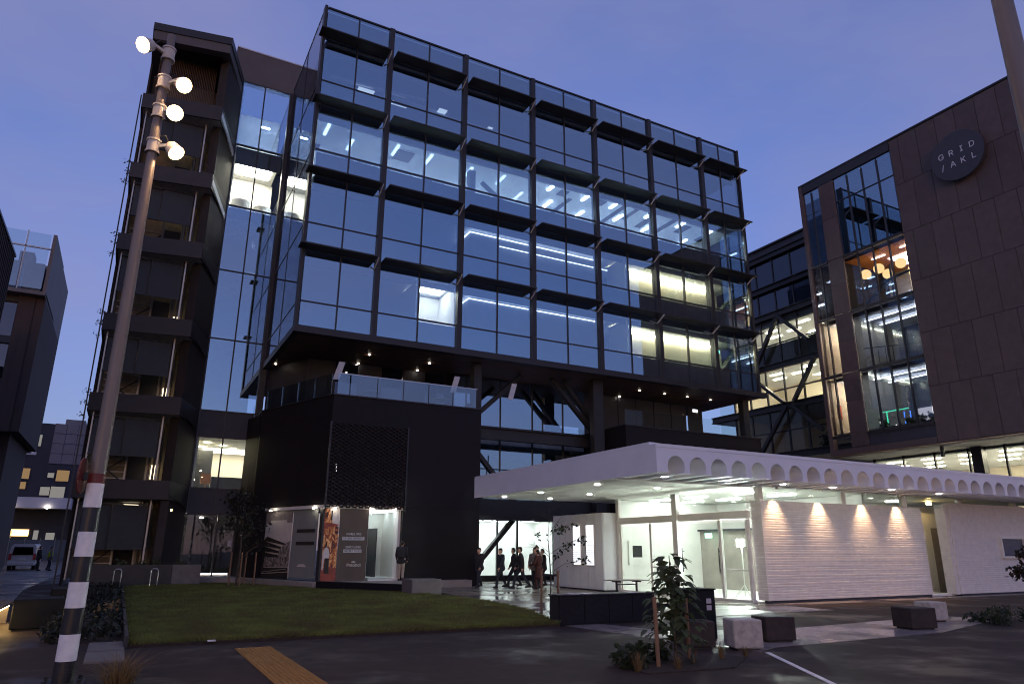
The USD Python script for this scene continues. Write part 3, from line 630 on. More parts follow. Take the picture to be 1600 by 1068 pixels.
# middle bay: recessed glazing at y = 36 with beams and braces
YM = 36.0
mx = [15.5, 16.3, 18.5, 20.65, 22.8, 24.4]
for i in range(5):
    for (a, z) in ((4.3, 6.0), (6.06, 7.45), (8.1, 11.2)):
        part(office, 'pane', quad_pane(mx[i] + .03, mx[i + 1] - .03, YM, YM, a, z), 'facade_glass')
    part(office, 'mullion', bx(mx[i] - .03, mx[i] + .03, YM - .06, YM + .08, 4.2, 11.25), 'black_metal')
part(office, 'transom', bx(15.5, 24.4, YM - .05, YM + .06, 6.0, 6.06), 'black_metal')
part(office, 'beam', cat(bx(15.5, 24.4, 34.0, 34.4, 7.4, 7.5), bx(15.5, 24.4, 34.16, 34.24, 7.5, 8.0), bx(15.5, 24.4, 34.0, 34.4, 8.0, 8.1)), 'dark_steel')
part(office, 'beam', cat(bx(15.4, 24.4, 33.6, 34.4, 3.25, 4.2)), 'dark_steel')
part(office, 'floor_slab', bx(15.4, 24.4, YM + .15, 47, 7.4, 8.0), 'slab_concrete')
part(office, 'floor_slab', bx(15.4, 24.4, 34.6, 47, 3.3, 4.2), 'slab_concrete')
part(office, 'room_wall', cat(bx(15.4, 24.4, 41, 41.1, 4.2, 7.4), bx(15.4, 24.4, 41, 41.1, 8.0, 11.3)), 'room_dark')
part(office, 'exit_sign', bx(21.3, 21.75, 37.2, 37.25, 5.7, 5.9), 'light_dim')
for (a, b) in (((15.6, 8.2), (18.9, 11.2)), ((24.0, 8.1), (20.9, 11.2)), ((24.4, 8.1), (21.7, 11.2)), ((15.5, 7.4), (18.9, 3.7)), ((15.55, 0.1), (18.6, 3.4))):
    part(office, 'brace', beam((a[0], 34.2, a[1]), (b[0], 34.2, b[1]), 0.30, 0.22), 'dark_steel')
# lit lobby behind people
for (u, v) in ((15.5, 16.5), (16.58, 18.35), (18.43, 19.6), (19.68, 22.0)):
    part(office, 'lobby_pane', quad_pane(u, v, YM, YM, 0.32, 3.2), 'clear_glass')
for x in (16.54, 18.39, 19.64, 22.04):
    part(office, 'mullion', bx(x - .04, x + .04, YM - .06, YM + .08, 0.06, 3.25), 'black_metal')
part(office, 'sill', bx(15.4, 22.0, YM - .05, YM + .1, 0.02, 0.32), 'black_metal')
part(office, 'lobby_wall', cat(bx(15.4, 22.2, 38.2, 38.3, 0.0, 3.3), bx(15.36, 15.46, YM + .12, 38.2, 0, 3.3), bx(22.1, 22.2, YM + .12, 38.2, 0, 3.3)), 'room_white')
part(office, 'lobby_floor', bx(15.46, 22.1, YM + .12, 38.2, 0.0, 0.06), 'room_white')
for x in (16.2, 17.8, 19.4, 21.0):
    part(office, 'ceiling_light', bx(x - .5, x + .5, 36.6, 37.7, 3.22, 3.27), 'light_lobby')
# entrance canopy over the gap
part(office, 'entrance_canopy', cat(bx(15.4, 22.5, 32.2, 32.3, 3.1, 3.3), bx(15.4, 22.5, 33.4, 33.5, 3.1, 3.3), *[bx(x, x + .07, 32.3, 34.4, 3.12, 3.28) for x in np.arange(15.5, 22.4, 1.15)]), 'dark_steel')
# right block and its terrace
RBK = [(24.5, YF), (35.2, YF), (35.2, 40.2), (24.5, 40.2)]
part(office, 'brick_block', prism(RBK, 0.0, Z8), 'black_brick')
part(office, 'coping', prism(Polygon(RBK).buffer(0.05, join_style=2), Z8 + .002, Z8 + .06), 'black_metal')
for k in range(7):
    x = 24.7 + k * 1.48
    part(office, 'balustrade_pane', quad_pane(x, x + 1.42, YF + .28, YF + .28, Z8 + .08, Z8 + 1.0, tilt=.004), 'rail_glass' if False else 'clear_glass')
    part(office, 'terrace_panel', bx(x - .3, x + 1.0, 36.44, 36.49, Z8 + .1, 11.25), 'shadow_panel')
part(office, 'terrace_wall', bx(24.4, 33.0, 36.5, 36.7, Z8, 11.35), 'shadow_panel')
part(office, 'exit_sign', bx(31.7, 32.1, 34.2, 34.25, 10.3, 10.5), 'light_dim')

# ================================================================ BALCONY TOWER on the left of the glass building
tower = thing('balcony_tower', 'dark brown stacked-balcony stair tower left of the glass building, mesh screens on every level', 'tower', (0, 38, 0))
TP = [(-2.2, 37.4), (1.65, 36.7), (2.74, 40.2), (2.74, 43.5), (-2.2, 44.0)]
TL = [3.8, 7.75, 11.65, 15.82, 19.8, 23.9]
inner = [(-2.1, 37.5), (1.6, 36.82), (2.66, 40.2), (2.66, 43.4), (-2.1, 43.8)]
part(tower, 'side_wall', prism([(1.32, 37.9), (1.72, 37.4), (2.74, 40.2), (2.74, 43.4), (2.3, 43.4)], 0.3, 28.3), 'tower_brown')
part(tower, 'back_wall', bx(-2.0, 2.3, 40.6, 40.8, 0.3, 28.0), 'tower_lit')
part(tower, 'side_wall', bx(-2.2, -2.1, 39.5, 44, 0.0, 28.0), 'tower_brown')
# cap: roof with a pale soffit edge
cap = Polygon(TP)
part(tower, 'roof', cat(prism(cap.buffer(0.06, join_style=2), 28.75, 29.2)), 'bronze_fin')
part(tower, 'roof_soffit', prism(cap.difference(cap.buffer(-0.5, join_style=2)), 28.2, 28.745), 'parapet_grey')
part(tower, 'roof_ceiling', prism(cap.buffer(-0.4, join_style=2), 28.5, 28.74), 'tower_brown')
for k in range(34):
    x = -1.75 + k * 0.088
    part(tower, 'batten', bx(x, x + 0.045, 38.8, 38.87, 24.75, 28.45), 'timber_batten')
for z in TL:
    part(tower, 'balcony_fascia', prism(Polygon(TP).difference(Polygon(inner)), z, z + 0.85), 'tower_fascia')
    part(tower, 'balcony_slab', prism(Polygon(inner).intersection(sbox(-3, 36, 3, 40.55)).difference(Polygon([(1.3, 37.5), (2.8, 37.5), (2.8, 41), (2.2, 41)])), z, z + 0.22), 'slab_concrete')
    part(tower, 'bracket_strut', beam((1.66, 36.8, z + 0.4), (2.68, 39.9, z - .02), 0.07, 0.34), 'grey_bracket' if z > 19 else 'tower_fascia')
TZ = [0.3] + [z + 0.85 for z in TL]
for k in range(6):
    za, zb = TZ[k], TL[k]
    h = zb - za
    if k < 6:
        part(tower, 'mesh_screen', bx(-1.85, -0.55, 37.75, 37.8, za + 0.38 * h, zb - 0.24), 'mesh_screen')
        part(tower, 'mesh_screen', bx(-0.53, 0.92, 37.60, 37.65, za + 0.38 * h, zb - 0.24), 'mesh_screen')
        for q in (za + 0.38 * h - .06, zb - .22):
            part(tower, 'screen_rail', bx(-1.9, 1.0, 37.55, 37.60, q, q + .05), 'dark_steel')
    part(tower, 'screen_post', bx(0.98, 1.05, 37.5, 37.58, za, zb), 'galvanised')
    part(tower, 'screen_post', bx(-1.95, -1.89, 37.7, 37.78, za, zb), 'galvanised')
    for s in (0, 1):
        a, b = (-1.8, za + 0.1), (-0.35, za + 1.25)
        if s: a, b = (-1.8, za + 1.25), (-0.35, za + 0.1)
        part(tower, 'cross_brace', beam((a[0], 39.9, a[1]), (b[0], 39.9, b[1]), 0.06), 'dark_steel')
    for q in (.3, .62, .94, 1.26, 1.6):
        part(tower, 'wall_rail', bx(-1.9, -0.3, 40.5, 40.56, za + q, za + q + .05), 'galvanised')
    for x in (-.32, .62):
        part(tower, 'door_jamb', bx(x, x + .08, 39.85, 39.95, za, zb), 'galvanised')
    part(tower, 'doorway', bx(-0.2, 0.6, 40.5, 40.57, za, za + 1.9), 'room_dark')
    for x in (0.75, 0.95, 1.2):
        part(tower, 'riser_pipe', tube([(x, 39.6, za), (x, 39.6, zb)], 0.055, 8), 'galvanised')
    part(tower, 'wall_lamp', bx(-0.1, 0.55, 40.0, 40.1, zb - .12, zb - .05), 'light_tower')
    if k > 0: part(tower, 'wall_lamp', bx(0.85, 1.1, 39.9, 40.0, za + .3, za + 1.0), 'light_tower')
# ragged left edge: rods of a climbing frame, with plants
part(tower, 'frame_post', cat(bx(-2.3, -2.24, 37.4, 37.46, 0, 24.6)), 'black_metal')
def leaf_cloud(centers, radii, n, size, rng, flat=0.0, long=1.6):
    """Many single leaves scattered through balls, as one mesh."""
    V, F = [], []
    centers = np.asarray(centers, float)
    for i in range(n):
        c = centers[rng.integers(len(centers))]; r = radii if np.isscalar(radii) else radii[i % len(radii)]
        d = rng.normal(size=3); d /= np.linalg.norm(d)
        p = c + d * r * rng.random() ** 0.5 * np.array([1, 1, 0.8])
        a = rng.normal(size=3); a[2] = a[2] * (1 - flat) - 0.35; a /= np.linalg.norm(a)
        b = np.cross(a, rng.normal(size=3)); b /= np.linalg.norm(b) + 1e-9
        s = size * (0.6 + 0.8 * rng.random()); w = s / long / 2
        k = len(V)
        n_ = np.cross(a, b) * s * 0.12
        V += [p, p + a * s * 0.5 + b * w + n_, p + a * s, p + a * s * 0.5 - b * w + n_]
        F += [[k, k + 1, k + 2], [k, k + 2, k + 3]]
    return trimesh.Trimesh(np.array(V), np.array(F), process=False)
for z in TL[1:5]:
    part(tower, 'planting', leaf_cloud([(-2.32, 37.6, z + 0.9), (-2.35, 37.6, z - 0.2), (-2.3, 37.7, z + .4)], 0.2, 60, 0.11, NP), 'leaf_dark', kind='stuff')
# planter wall, rail hoops and an uplight at its foot
part(tower, 'planter_wall', bx(-1.6, 2.2, 36.2, 36.4, 0.0, 0.95), 'black_metal')
part(tower, 'planter_wall', bx(2.22, 3.4, 36.2, 36.4, 0.0, 0.95), 'planter_grey')
part(tower, 'uplight', cyl(1.9, 37.25, 3.3, 3.42, .05, 10), 'light_amber')
part(tower, 'column', bx(1.4, 1.75, 37.0, 37.3, 0.0, 3.8), 'tower_brown')
part(tower, 'planting', leaf_cloud([(1.0, 36.6, 1.0), (1.6, 36.6, 1.05), (2.5, 36.5, 1.0), (.2, 36.5, 1.0)], 0.22, 160, 0.14, NP), 'leaf_glossy', kind='stuff')

# ================================================================ BROWN PANELLED BUILDING on the right
XG = 41.0
grid = thing('brown_panel_building', 'brown panelled office building on the right with a round sign and a lit glazed strip', 'building', (48, 22, 0))
ZG0, ZG1 = 7.72, 27.66
part(grid, 'wall_core', bx(XG + .06, XG + .4, 13.4, 24.18, ZG0, ZG1 - .1), 'panel_backing')
part(grid, 'parapet_cap', bx(XG - .06, XG + .5, 13.4, 31.4, ZG1 - 0.06, ZG1 + .06), 'bronze_fin')
rows = 6; ph = (ZG1 - 0.08 - ZG0) / rows
for r in range(rows):
    y = 13.4 + (0.55 if r % 2 else 0.0)
    edges = [13.4] + [y + 1.2 * k for k in range(1, 9) if y + 1.2 * k < 23.7] + [24.18]
    for a, b in zip(edges[:-1], edges[1:]):
        d = RND.uniform(-0.004, 0.004)
        part(grid, 'wall_panel', chamfer_box(XG + d, XG + 0.05, a + 0.011, b - 0.011, ZG0 + r * ph + .011, ZG0 + (r + 1) * ph - .011, .006), RND.choice(['brown_panel', 'brown_panel', 'brown_panel_b']))
LV = [8.97, 13.02, 17.1, 21.1]
# glazed strip between the wall and a panelled pier
part(grid, 'edge_frame', bx(XG - .05, XG + .4, 31.1, 31.4, ZG0, ZG1 - .07), 'brown_panel')
part(grid, 'bottom_frame', bx(XG - .05, XG + .4, 24.2, 31.1, ZG0 - .02, ZG0 + .35), 'brown_panel')
part(grid, 'top_frame', bx(XG - .03, XG + .4, 24.2, 31.1, 26.95, ZG1 - .07), 'bronze_fin')
for i, z in enumerate([ZG0 + .4] + LV):
    z1 = ([ZG0 + .4] + LV + [26.93])[i + 1] - (0.03 if i < 4 else 0)
    if i: part(grid, 'pier_panel', chamfer_box(XG - .02, XG + .1, 28.55, 29.75, z + .02, z + (z1 - z) * .52 - .01, .006), 'brown_panel')
    part(grid, 'pier_panel', chamfer_box(XG - .02, XG + .1, 28.55, 29.75, z + (z1 - z) * (.52 if i else 0) + .01, z1, .006), 'brown_panel_b')
for i, z in enumerate(LV):
    zt = (LV + [26.93])[i + 1]
    part(grid, 'floor_band', cat(bx(XG - .07, XG + .05, 24.2, 28.52, z - .16, z + .02), bx(XG - .07, XG + .05, 29.78, 31.08, z - .16, z + .02)), 'bronze_fin')
    for (u, v) in ((24.24, 25.2), (25.28, 26.35), (26.39, 27.45), (27.53, 28.5), (29.8, 30.4), (30.44, 31.06)):
        zz = [z + .05, zt - .2] if i < 3 else [z + .05, 25.15, zt - .02]
        for a, b in zip(zz[:-1], zz[1:]):
            part(grid, 'pane', quad_pane(XG + .08, XG + .08, u, v, a + .02, b - .02, axis='x'), 'facade_glass' if i == 3 else 'dark_glass')
    for y in (25.24, 26.37, 27.49, 30.42):
        part(grid, 'mullion', bx(XG + .0, XG + .14, y - .04, y + .04, z + .02, zt - .16), 'black_metal')
part(grid, 'transom', bx(XG + .02, XG + .12, 24.2, 28.52, 25.12, 25.18), 'black_metal')
part(grid, 'spandrel_panel', bx(XG + .06, XG + .12, 24.2, 28.5, ZG0 + .38, LV[0] - .17), 'shadow_panel')
for i, z in enumerate([ZG0] + LV + [27.3]):
    part(grid, 'floor_slab', bx(XG + .45, 55, 13.6, 31.05, z - .1, z + .2), 'slab_concrete')
for i, z in enumerate(LV):
    zt = (LV + [27.3])[i + 1]
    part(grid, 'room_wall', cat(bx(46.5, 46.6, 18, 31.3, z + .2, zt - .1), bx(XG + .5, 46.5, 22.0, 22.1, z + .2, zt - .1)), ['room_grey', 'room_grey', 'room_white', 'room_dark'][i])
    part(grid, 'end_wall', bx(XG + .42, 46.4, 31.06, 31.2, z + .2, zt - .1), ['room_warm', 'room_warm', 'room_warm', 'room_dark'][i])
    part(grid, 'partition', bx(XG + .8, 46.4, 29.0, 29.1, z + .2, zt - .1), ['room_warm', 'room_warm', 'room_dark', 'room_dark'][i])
# interiors: amber lamps on the third level, strips below, planting and coloured light at the bottom
z = LV[2]
part(grid, 'ceiling', bx(XG + .6, 46.4, 22.2, 28.9, z + 3.75, z + 3.8), 'orange_panel')
for (x, y) in ((42.2, 26.9), (42.6, 25.6), (43.6, 27.2), (43.3, 24.6), (44.4, 25.9), (42.4, 28.0)):
    part(grid, 'pendant_lamp', trimesh.creation.icosphere(2, 0.34).apply_translation([x, y, z + 2.7]), 'light_amber', smooth=True)
part(grid, 'steel_frame', cat(beam((42, 28.3, z + .3), (42, 26.0, z + 1.7), .12), beam((42, 26.0, z + .3), (42, 26.0, z + 2.6), .1), beam((42.3, 23.5, z + 2.0), (42.3, 28.4, z + 1.6), .12)), 'blue_steel')
part(grid, 'ceiling_light', cat(bx(42.6, 42.72, 26.6, 27.6, z + 3.66, z + 3.70), bx(42.4, 42.52, 24.0, 25.4, z + 3.66, z + 3.70)), 'light_cool')
part(grid, 'ceiling_light', bx(43.5, 45.5, 24, 27, z + 3.68, z + 3.73), 'light_soft')
for i in (0, 1):
    z = LV[i]
    part(grid, 'ceiling', bx(XG + .6, 46.4, 22.2, 31.0, z + 3.72, z + 3.78), 'ceiling_white')
    part(grid, 'ceiling_light', cat(bx(42.4, 42.47, 23.2, 28.6, z + 3.55, z + 3.6), bx(44.0, 44.07, 23.2, 28.6, z + 3.55, z + 3.6)), 'light_cool')
    part(grid, 'ceiling_light', bx(41.8, 45.8, 30.0, 30.12, z + 3.4, z + 3.5), 'light_office')
z = LV[1]
part(grid, 'stair_rail', cat(*[beam((41.6, y, z + .2), (41.6, y, z + 1.2), .03) for y in np.arange(24.4, 28.4, .5)], beam((41.6, 24.3, z + .9), (41.6, 28.4, z + 1.5), .05)), 'black_metal')
z = LV[0]
part(grid, 'neon_tube', cat(bx(42.6, 42.64, 26.6, 28.4, z + 1.35, z + 1.39), bx(42.6, 42.64, 28.1, 28.14, z + .5, z + 1.35)), 'light_neon_green')
part(grid, 'neon_tube', cat(*[bx(42.7, 42.74, y, y + .04, z + .4, z + 1.2) for y in (26.6, 27.0, 27.4)]), 'light_neon_blue')
part(grid, 'projection_screen', bx(43.2, 43.25, 24.9, 26.4, z + .5, z + 1.35), 'light_dim')
part(grid, 'room_plant', leaf_cloud([(42, 24.8, z + .5), (42.2, 25.6, z + .5), (42, 26.3, z + .45), (42.1, 28.0, z + .5)], .3, 320, .2, NP), 'leaf_glossy', kind='stuff')
part(grid, 'poster', bx(41.75, 42.15, 31.03, 31.055, z + 1.3, z + 2.2), 'art_red')
part(grid, 'poster_frame', bx(41.72, 42.18, 31.045, 31.058, z + 1.26, z + 2.24), 'art_black')
# under the overhang: a soffit and a lit office floor
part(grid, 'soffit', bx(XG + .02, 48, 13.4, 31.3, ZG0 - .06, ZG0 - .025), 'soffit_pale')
for k in range(9):
    y = 14.0 + k * 2.05
    part(grid, 'pane', quad_pane(44, 44, y + .05, y + 2.0, 4.2, 7.5, axis='x'), 'clear_glass')
    part(grid, 'mullion', bx(43.93, 44.08, y - .05, y + .05, 4.0, 7.6), 'black_metal')
part(grid, 'column', bx(43.6, 44.1, 23.3, 23.9, 0, 7.6), 'black_metal')
part(grid, 'ceiling', bx(44.15, 54, 13.6, 33, 7.42, 7.48), 'ceiling_white')
part(grid, 'room_wall', cat(bx(53.9, 54, 13.6, 33, 3.9, 7.4), bx(44.1, 54, 13.5, 13.6, 3.9, 7.4)), 'room_warm')
part(grid, 'floor_slab', bx(43.6, 54, 13.6, 33, 3.5, 3.95), 'slab_concrete')
for x in (45.4, 47.6, 49.8):
    for k in range(7):
        y = 15.4 + k * 2.4 + (1.2 if x == 47.6 else 0)
        part(grid, 'ceiling_light', bx(x - .16, x + .16, y - .55, y + .55, 7.38, 7.42), 'light_office')
part(grid, 'exit_sign', bx(50.0, 50.05, 22.2, 22.6, 6.55, 6.75), 'light_exit')
part(grid, 'soffit_lamp', cat(bx(41.7, 41.85, 24.4, 24.55, 7.0, 7.66)), 'black_metal')
# the round sign
sign = thing('round_sign', 'dark round sign reading GRID AKL on the brown panel wall', 'sign', (XG, 20.0, 24.23))
part(sign, 'sign_disc', disc_along((XG - .30, 20.0, 24.23), (1, 0, 0), 1.53, .22, 64), 'sign_dark', smooth=40)
part(sign, 'sign_mount', disc_along((XG - .1, 20.0, 24.23), (1, 0, 0), .6, .2, 20), 'black_metal')
for row, z in (('GRID', 24.34), ('/AKL', 23.60)):
    for i, ch in enumerate(row):
        part(sign, 'letter', words(ch, 0.36, (XG - .412, 20.0 + .90 - .60 * i, z), 'x', spacing=0.60), 'letter_grey')

# ================================================================ LINK BUILDING between the two
XL = 47.0
link = thing('braced_link_building', 'dark link building with steel cross braces and lit windows between glass and brown buildings', 'building', (50, 39, 0))
part(link, 'wall', bx(XL + .1, XL + .4, 31.45, 48, 20.3, 27.6), 'shadow_panel')
part(link, 'parapet_cap', bx(XL - .1, XL + .5, 31.45, 48, 27.55, 27.7), 'bronze_fin')
for z in (26.6, 23.7, 21.2, 16.7, 13.2, 9.2):
    part(link, 'floor_beam', cat(bx(XL - .35, XL, 31.45, 48, z - .35, z - .27), bx(XL - .22, XL - .14, 31.45, 48, z - .27, z + .12), bx(XL - .35, XL, 31.45, 48, z + .12, z + .2)), 'dark_steel')
for k in range(8):
    y = 32.0 + k * 1.9
    part(link, 'pane', quad_pane(XL, XL, y + .06, y + 1.84, 21.5, 26.2, axis='x'), 'dark_glass')
    for (a, b, c) in ((17.0, 18.55, 20.5), (13.5, 14.55, 16.3), (9.5, 11.1, 12.8)):
        part(link, 'pane', quad_pane(XL, XL, y + .06, y + 1.84, a, b, axis='x'), 'clear_glass')
        part(link, 'pane', quad_pane(XL, XL, y + .06, y + 1.84, b + .08, c, axis='x'), 'clear_glass')
    part(link, 'mullion', bx(XL - .07, XL + .08, y - .06, y + .06, 9.2, 26.3), 'black_metal')
for b in (18.59, 14.59, 11.14):
    part(link, 'transom', bx(XL - .06, XL + .07, 31.5, 48, b - .05, b + .05), 'black_metal')
part(link, 'spandrel_panel', bx(XL + .05, XL + .1, 31.5, 48, 16.9, 18.5), 'tower_brown')
for (z0, z1, m_) in ((16.75, 20.4, 'room_white'), (13.1, 16.5, 'room_warm'), (9.2, 13.0, 'room_warm')):
    part(link, 'floor_slab', bx(XL + .15, 56, 31.45, 48, z0 - .25, z0 + .1), 'slab_concrete')
    part(link, 'ceiling', bx(XL + .15, 56, 31.45, 48, z1 - .05, z1), 'ceiling_white')
    part(link, 'room_wall', cat(bx(53, 53.1, 31.45, 48, z0 + .1, z1 - .05), bx(XL + .2, 53, 45.5, 45.6, z0 + .1, z1 - .05)), m_)
    for (x, y) in ((48.2, 36.0), (48.4, 38.2), (49.6, 40.2), (48.5, 41.6), (50.6, 37.4), (50.0, 42.6), (51.5, 39.5)):
        part(link, 'ceiling_light', bx(x - .12, x + .12, y - .6, y + .6, z1 - .1, z1 - .06), 'light_office')
part(link, 'room_plant', leaf_cloud([(47.8, 36.8, 10.3), (47.8, 36.5, 9.9), (47.9, 37.0, 9.8)], .42, 260, .22, NP), 'leaf_dark', kind='stuff')
for (y0, z0, y1, z1) in ((42.2, 16.6, 39.3, 20.6), (39.2, 20.8, 36.4, 18.0), (42.6, 16.1, 39.4, 13.3), (36.0, 16.4, 38.4, 13.3), (42.4, 9.3, 39.2, 13.0), (36.0, 10.6, 38.6, 13.0)):
    part(link, 'brace', beam((XL - .55, y0, z0), (XL - .55, y1, z1), 0.30, .26), 'dark_steel')

# ================================================================ BUILDINGS ON THE LEFT
lft = thing('corner_building', 'tall grey and brown building at left with a projecting glass box on top', 'building', (-12, 70, 0))
part(lft, 'wall', bx(-30, -8.6, 65.5, 80.5, 10.2, 24.0), 'left_grey')
part(lft, 'wall', bx(-30, -8.02, 72.0, 79.0, 10.2, 20.9), 'left_brown')
part(lft, 'wall', bx(-30, -8.02, 72.0, 79.0, 20.91, 26.1), 'left_grey')
part(lft, 'wall', bx(-30, -8.7, 66.5, 78.0, 0.0, 10.2), 'left_brown')
for (x, w) in ((-9.2, 1.1), (-11.6, 1.1), (-14.0, 1.1)):
    part(lft, 'pier', bx(x - w / 2, x + w / 2, 64.9, 65.6, 10.1, 20.9), 'left_brown')
part(lft, 'pier', bx(-9.0, -8.0, 65.0, 72.0, 10.15, 20.9), 'left_brown')
for z in (10.2, 13.6, 17.0, 20.4):
    part(lft, 'floor_band', bx(-16, -9.6, 65.2, 65.45, z, z + .5), 'shadow_panel')
    for x in (-10.4, -12.8):
        part(lft, 'window', quad_pane(x - .55, x + .55, 65.3, 65.3, z + .6, z + 3.3), 'dark_glass')
part(lft, 'glass_box', cat(bx(-8.25, -8.0, 64.2, 72, 21.0, 26.2)), 'left_grey')
for i, x in enumerate((-9.9, -11.9, -13.9)):
    w = 1.65 if i == 0 else 1.95
    part(lft, 'pane', quad_pane(x, x + w - .1, 64.1, 64.1, 24.9, 26.1), 'rail_glass')
    part(lft, 'pane', quad_pane(x, x + w - .1, 64.1, 64.1, 21.4, 24.8), 'rail_glass')
    part(lft, 'mullion', bx(x - .09, x - .01, 64.02, 64.2, 21.2, 26.2), 'grey_bracket')
part(lft, 'transom', bx(-14, -8.25, 64.02, 64.2, 24.8, 24.9), 'grey_bracket')
part(lft, 'box_floor', bx(-16, -8.0, 64.0, 72, 20.9, 21.2), 'left_grey')
part(lft, 'chimney', bx(-10.6, -9.6, 66.5, 68, 24.0, 25.2), 'left_grey')
part(lft, 'canopy', bx(-16, -8.4, 63.2, 66.4, 3.6, 4.0), 'left_grey')
nb = thing('brown_side_building', 'ribbed brown wall of the nearest building cut by the left picture edge', 'building', (-9, 40, 0))
part(nb, 'wall', bx(-24, -8.0, 20, 48.7, 9.0, 18.4), 'left_brown')
for k in range(60):
    y = 20.1 + k * 0.478
    part(nb, 'wall_rib', bx(-8.0, -7.93, y, y + .16, 9.0, 18.42), 'left_brown')
part(nb, 'lower_wall', bx(-24, -8.9, 20, 48.5, 0, 8.99), 'left_brown')
part(nb, 'parapet_cap', bx(-24, -7.9, 19.95, 48.75, 18.42, 18.55), 'bronze_fin')

far = thing('distant_hotel', 'dark distant block with pale panelled corner and a few lit windows', 'building', (-9, 128, 0))
part(far, 'wall', bx(-24, -3.0, 125, 140, 8.4, 19.5), 'far_dark')
part(far, 'wall', bx(-24, -3.0, 126.2, 140, 0, 8.4), 'room_dark')
for r in range(4):
    for c in range(5):
        x = -11.0 + c * 1.55; z = 13.6 + r * 1.5
        part(far, 'cladding_panel', bx(x + .03, x + 1.52, 124.88, 124.99, z + .03, z + 1.47 - (.0 if c % 2 else .0)), 'far_panel')
part(far, 'roof_plant_room', bx(-9.8, -7.2, 125.5, 130, 19.5, 20.4), 'far_panel')
for (x, z, w, h, m_) in ((-13.0, 16.9, 1.3, 1.7, 'light_far_white'), (-13.7, 15.2, 2.0, 0.9, 'far_white'), (-13.6, 12.0, 1.1, 1.5, 'light_far_warm'), (-14.2, 10.3, 1.9, 1.0, 'light_far_warm'), (-8.9, 11.9, 1.6, 1.6, 'light_far_warm'), (-9.2, 9.5, 1.8, 1.6, 'light_far_white'), (-10.4, 11.9, .8, .7, 'light_far_white'), (-10.8, 9.6, 1.2, 1.2, 'light_far_white')):
    f_ = part(far, 'window', cat(bx(x - w / 2 - .1, x + w / 2 + .1, 124.9, 124.98, z - h / 2 - .1, z - h / 2), bx(x - w / 2 - .1, x + w / 2 + .1, 124.9, 124.98, z + h / 2, z + h / 2 + .1), bx(x - w / 2 - .1, x - w / 2, 124.9, 124.98, z - h / 2, z + h / 2), bx(x + w / 2, x + w / 2 + .1, 124.9, 124.98, z - h / 2, z + h / 2)), 'black_metal')
    part(f_, 'window_pane', bx(x - w / 2, x + w / 2, 124.93, 124.97, z - h / 2, z + h / 2), m_)
part(far, 'canopy', bx(-16.5, -7.0, 121.5, 125, 7.0, 8.5), 'far_white')
for x in (-14.2, -9.8):
    part(far, 'canopy_lamp', cyl(x, 121.3, 6.9, 7.3, .12, 8), 'light_point')
for (x, w, z, h, m_) in ((-14.4, 1.0, 3.5, 1.1, 'light_far_warm'), (-13.0, 2.2, 3.7, .9, 'light_amber'), (-11.0, .6, 3.4, 1.3, 'light_far_white'), (-9.2, 1.1, 3.0, 1.5, 'light_far_white')):
    part(far, 'shop_window', bx(x - w / 2, x + w / 2, 126.1, 126.16, z - h / 2, z + h / 2), m_)
fence = thing('hoarding', 'grey mesh hoarding across the street end behind the van', 'fence', (-7, 108, 0))
for k in range(6):
    part(fence, 'fence_panel', bx(-12 + k * 1.6, -10.45 + k * 1.6, 108, 108.06, 0.05, 2.6), 'fence_grey')
    part(fence, 'fence_post', bx(-12.04 + k * 1.6, -11.98 + k * 1.6, 107.95, 108.1, 0, 2.8), 'galvanised')

# ================================================================ WHITE PAVILION with the scalloped canopy
pav = thing('white_pavilion', 'white painted brick pavilion with a scalloped flat canopy, glazed and brightly lit inside', 'pavilion', (20, 18, 0))
CX0, CY0, CY1, CZ0, CZ1 = 12.92, 15.5, 27.4, 3.76, 4.55
# canopy: the underside is a row of round flutes running front to back
P, R0 = 0.81, 0.315
NFL = 30
out = Polygon([(CX0, CZ0), (CX0 + 0.25 + NFL * P + .2, CZ0), (CX0 + 0.25 + NFL * P + .2, CZ1 - .1), (CX0, CZ1 - .1)])
holes = [Polygon([(CX0 + 0.68 + k * P + R0 * math.cos(a), CZ0 + 0.17 + R0 * math.sin(a)) for a in np.linspace(0, 2 * math.pi, 29)[:-1]]) for k in range(NFL)]
from shapely.ops import unary_union
prof = out.difference(unary_union(holes))
can = trimesh.creation.extrude_polygon(prof, 1.95, engine='earcut')
can.apply_transform(np.array([[1, 0, 0, 0], [0, 0, -1, CY0 + 1.95], [0, 1, 0, 0], [0, 0, 0, 1.0]]))
part(pav, 'roof_slab', bx(CX0 + .02, CX0 + 0.45 + NFL * P, CY0 + 1.955, CY1 - .02, CZ0 + .03, CZ1 - .1), 'soffit_white')
for k in range(30):
    part(pav, 'soffit_board', bx(CX0 + .03 + k * .82, CX0 + .845 + k * .82, CY0 + 1.97, CY1 - .03, CZ0, CZ0 + .029), 'soffit_white')
part(pav, 'canopy', can, 'white_paint', smooth=30)
part(pav, 'roof_edge', cat(bx(CX0 - .01, CX0 + 26, CY0 - .012, CY1, CZ1 - .098, CZ1), bx(CX0 - .02, CX0 + .3, CY0 + .3, CY1, CZ1 + .002, CZ1 + .07)), 'white_paint')
part(pav, 'fascia', bx(CX0 - .03, CX0 - .002, CY0, CY1, CZ0 - .02, CZ1 - .01), 'white_paint')
part(pav, 'ceiling_beam', cat(bx(CX0 + .05, 18.6, 17.45, 17.53, CZ0 - .05, CZ0 + .02)), 'white_frame')
lights = [(13.72, 16.5), (16.1, 16.4), (18.6, 16.4), (21.3, 16.4), (24.0, 15.9), (13.74, 19.6), (16.35, 19.7), (13.85, 23.5), (15.95, 23.3), (13.7, 26.2), (15.9, 26.2), (26.6, 16.2)]
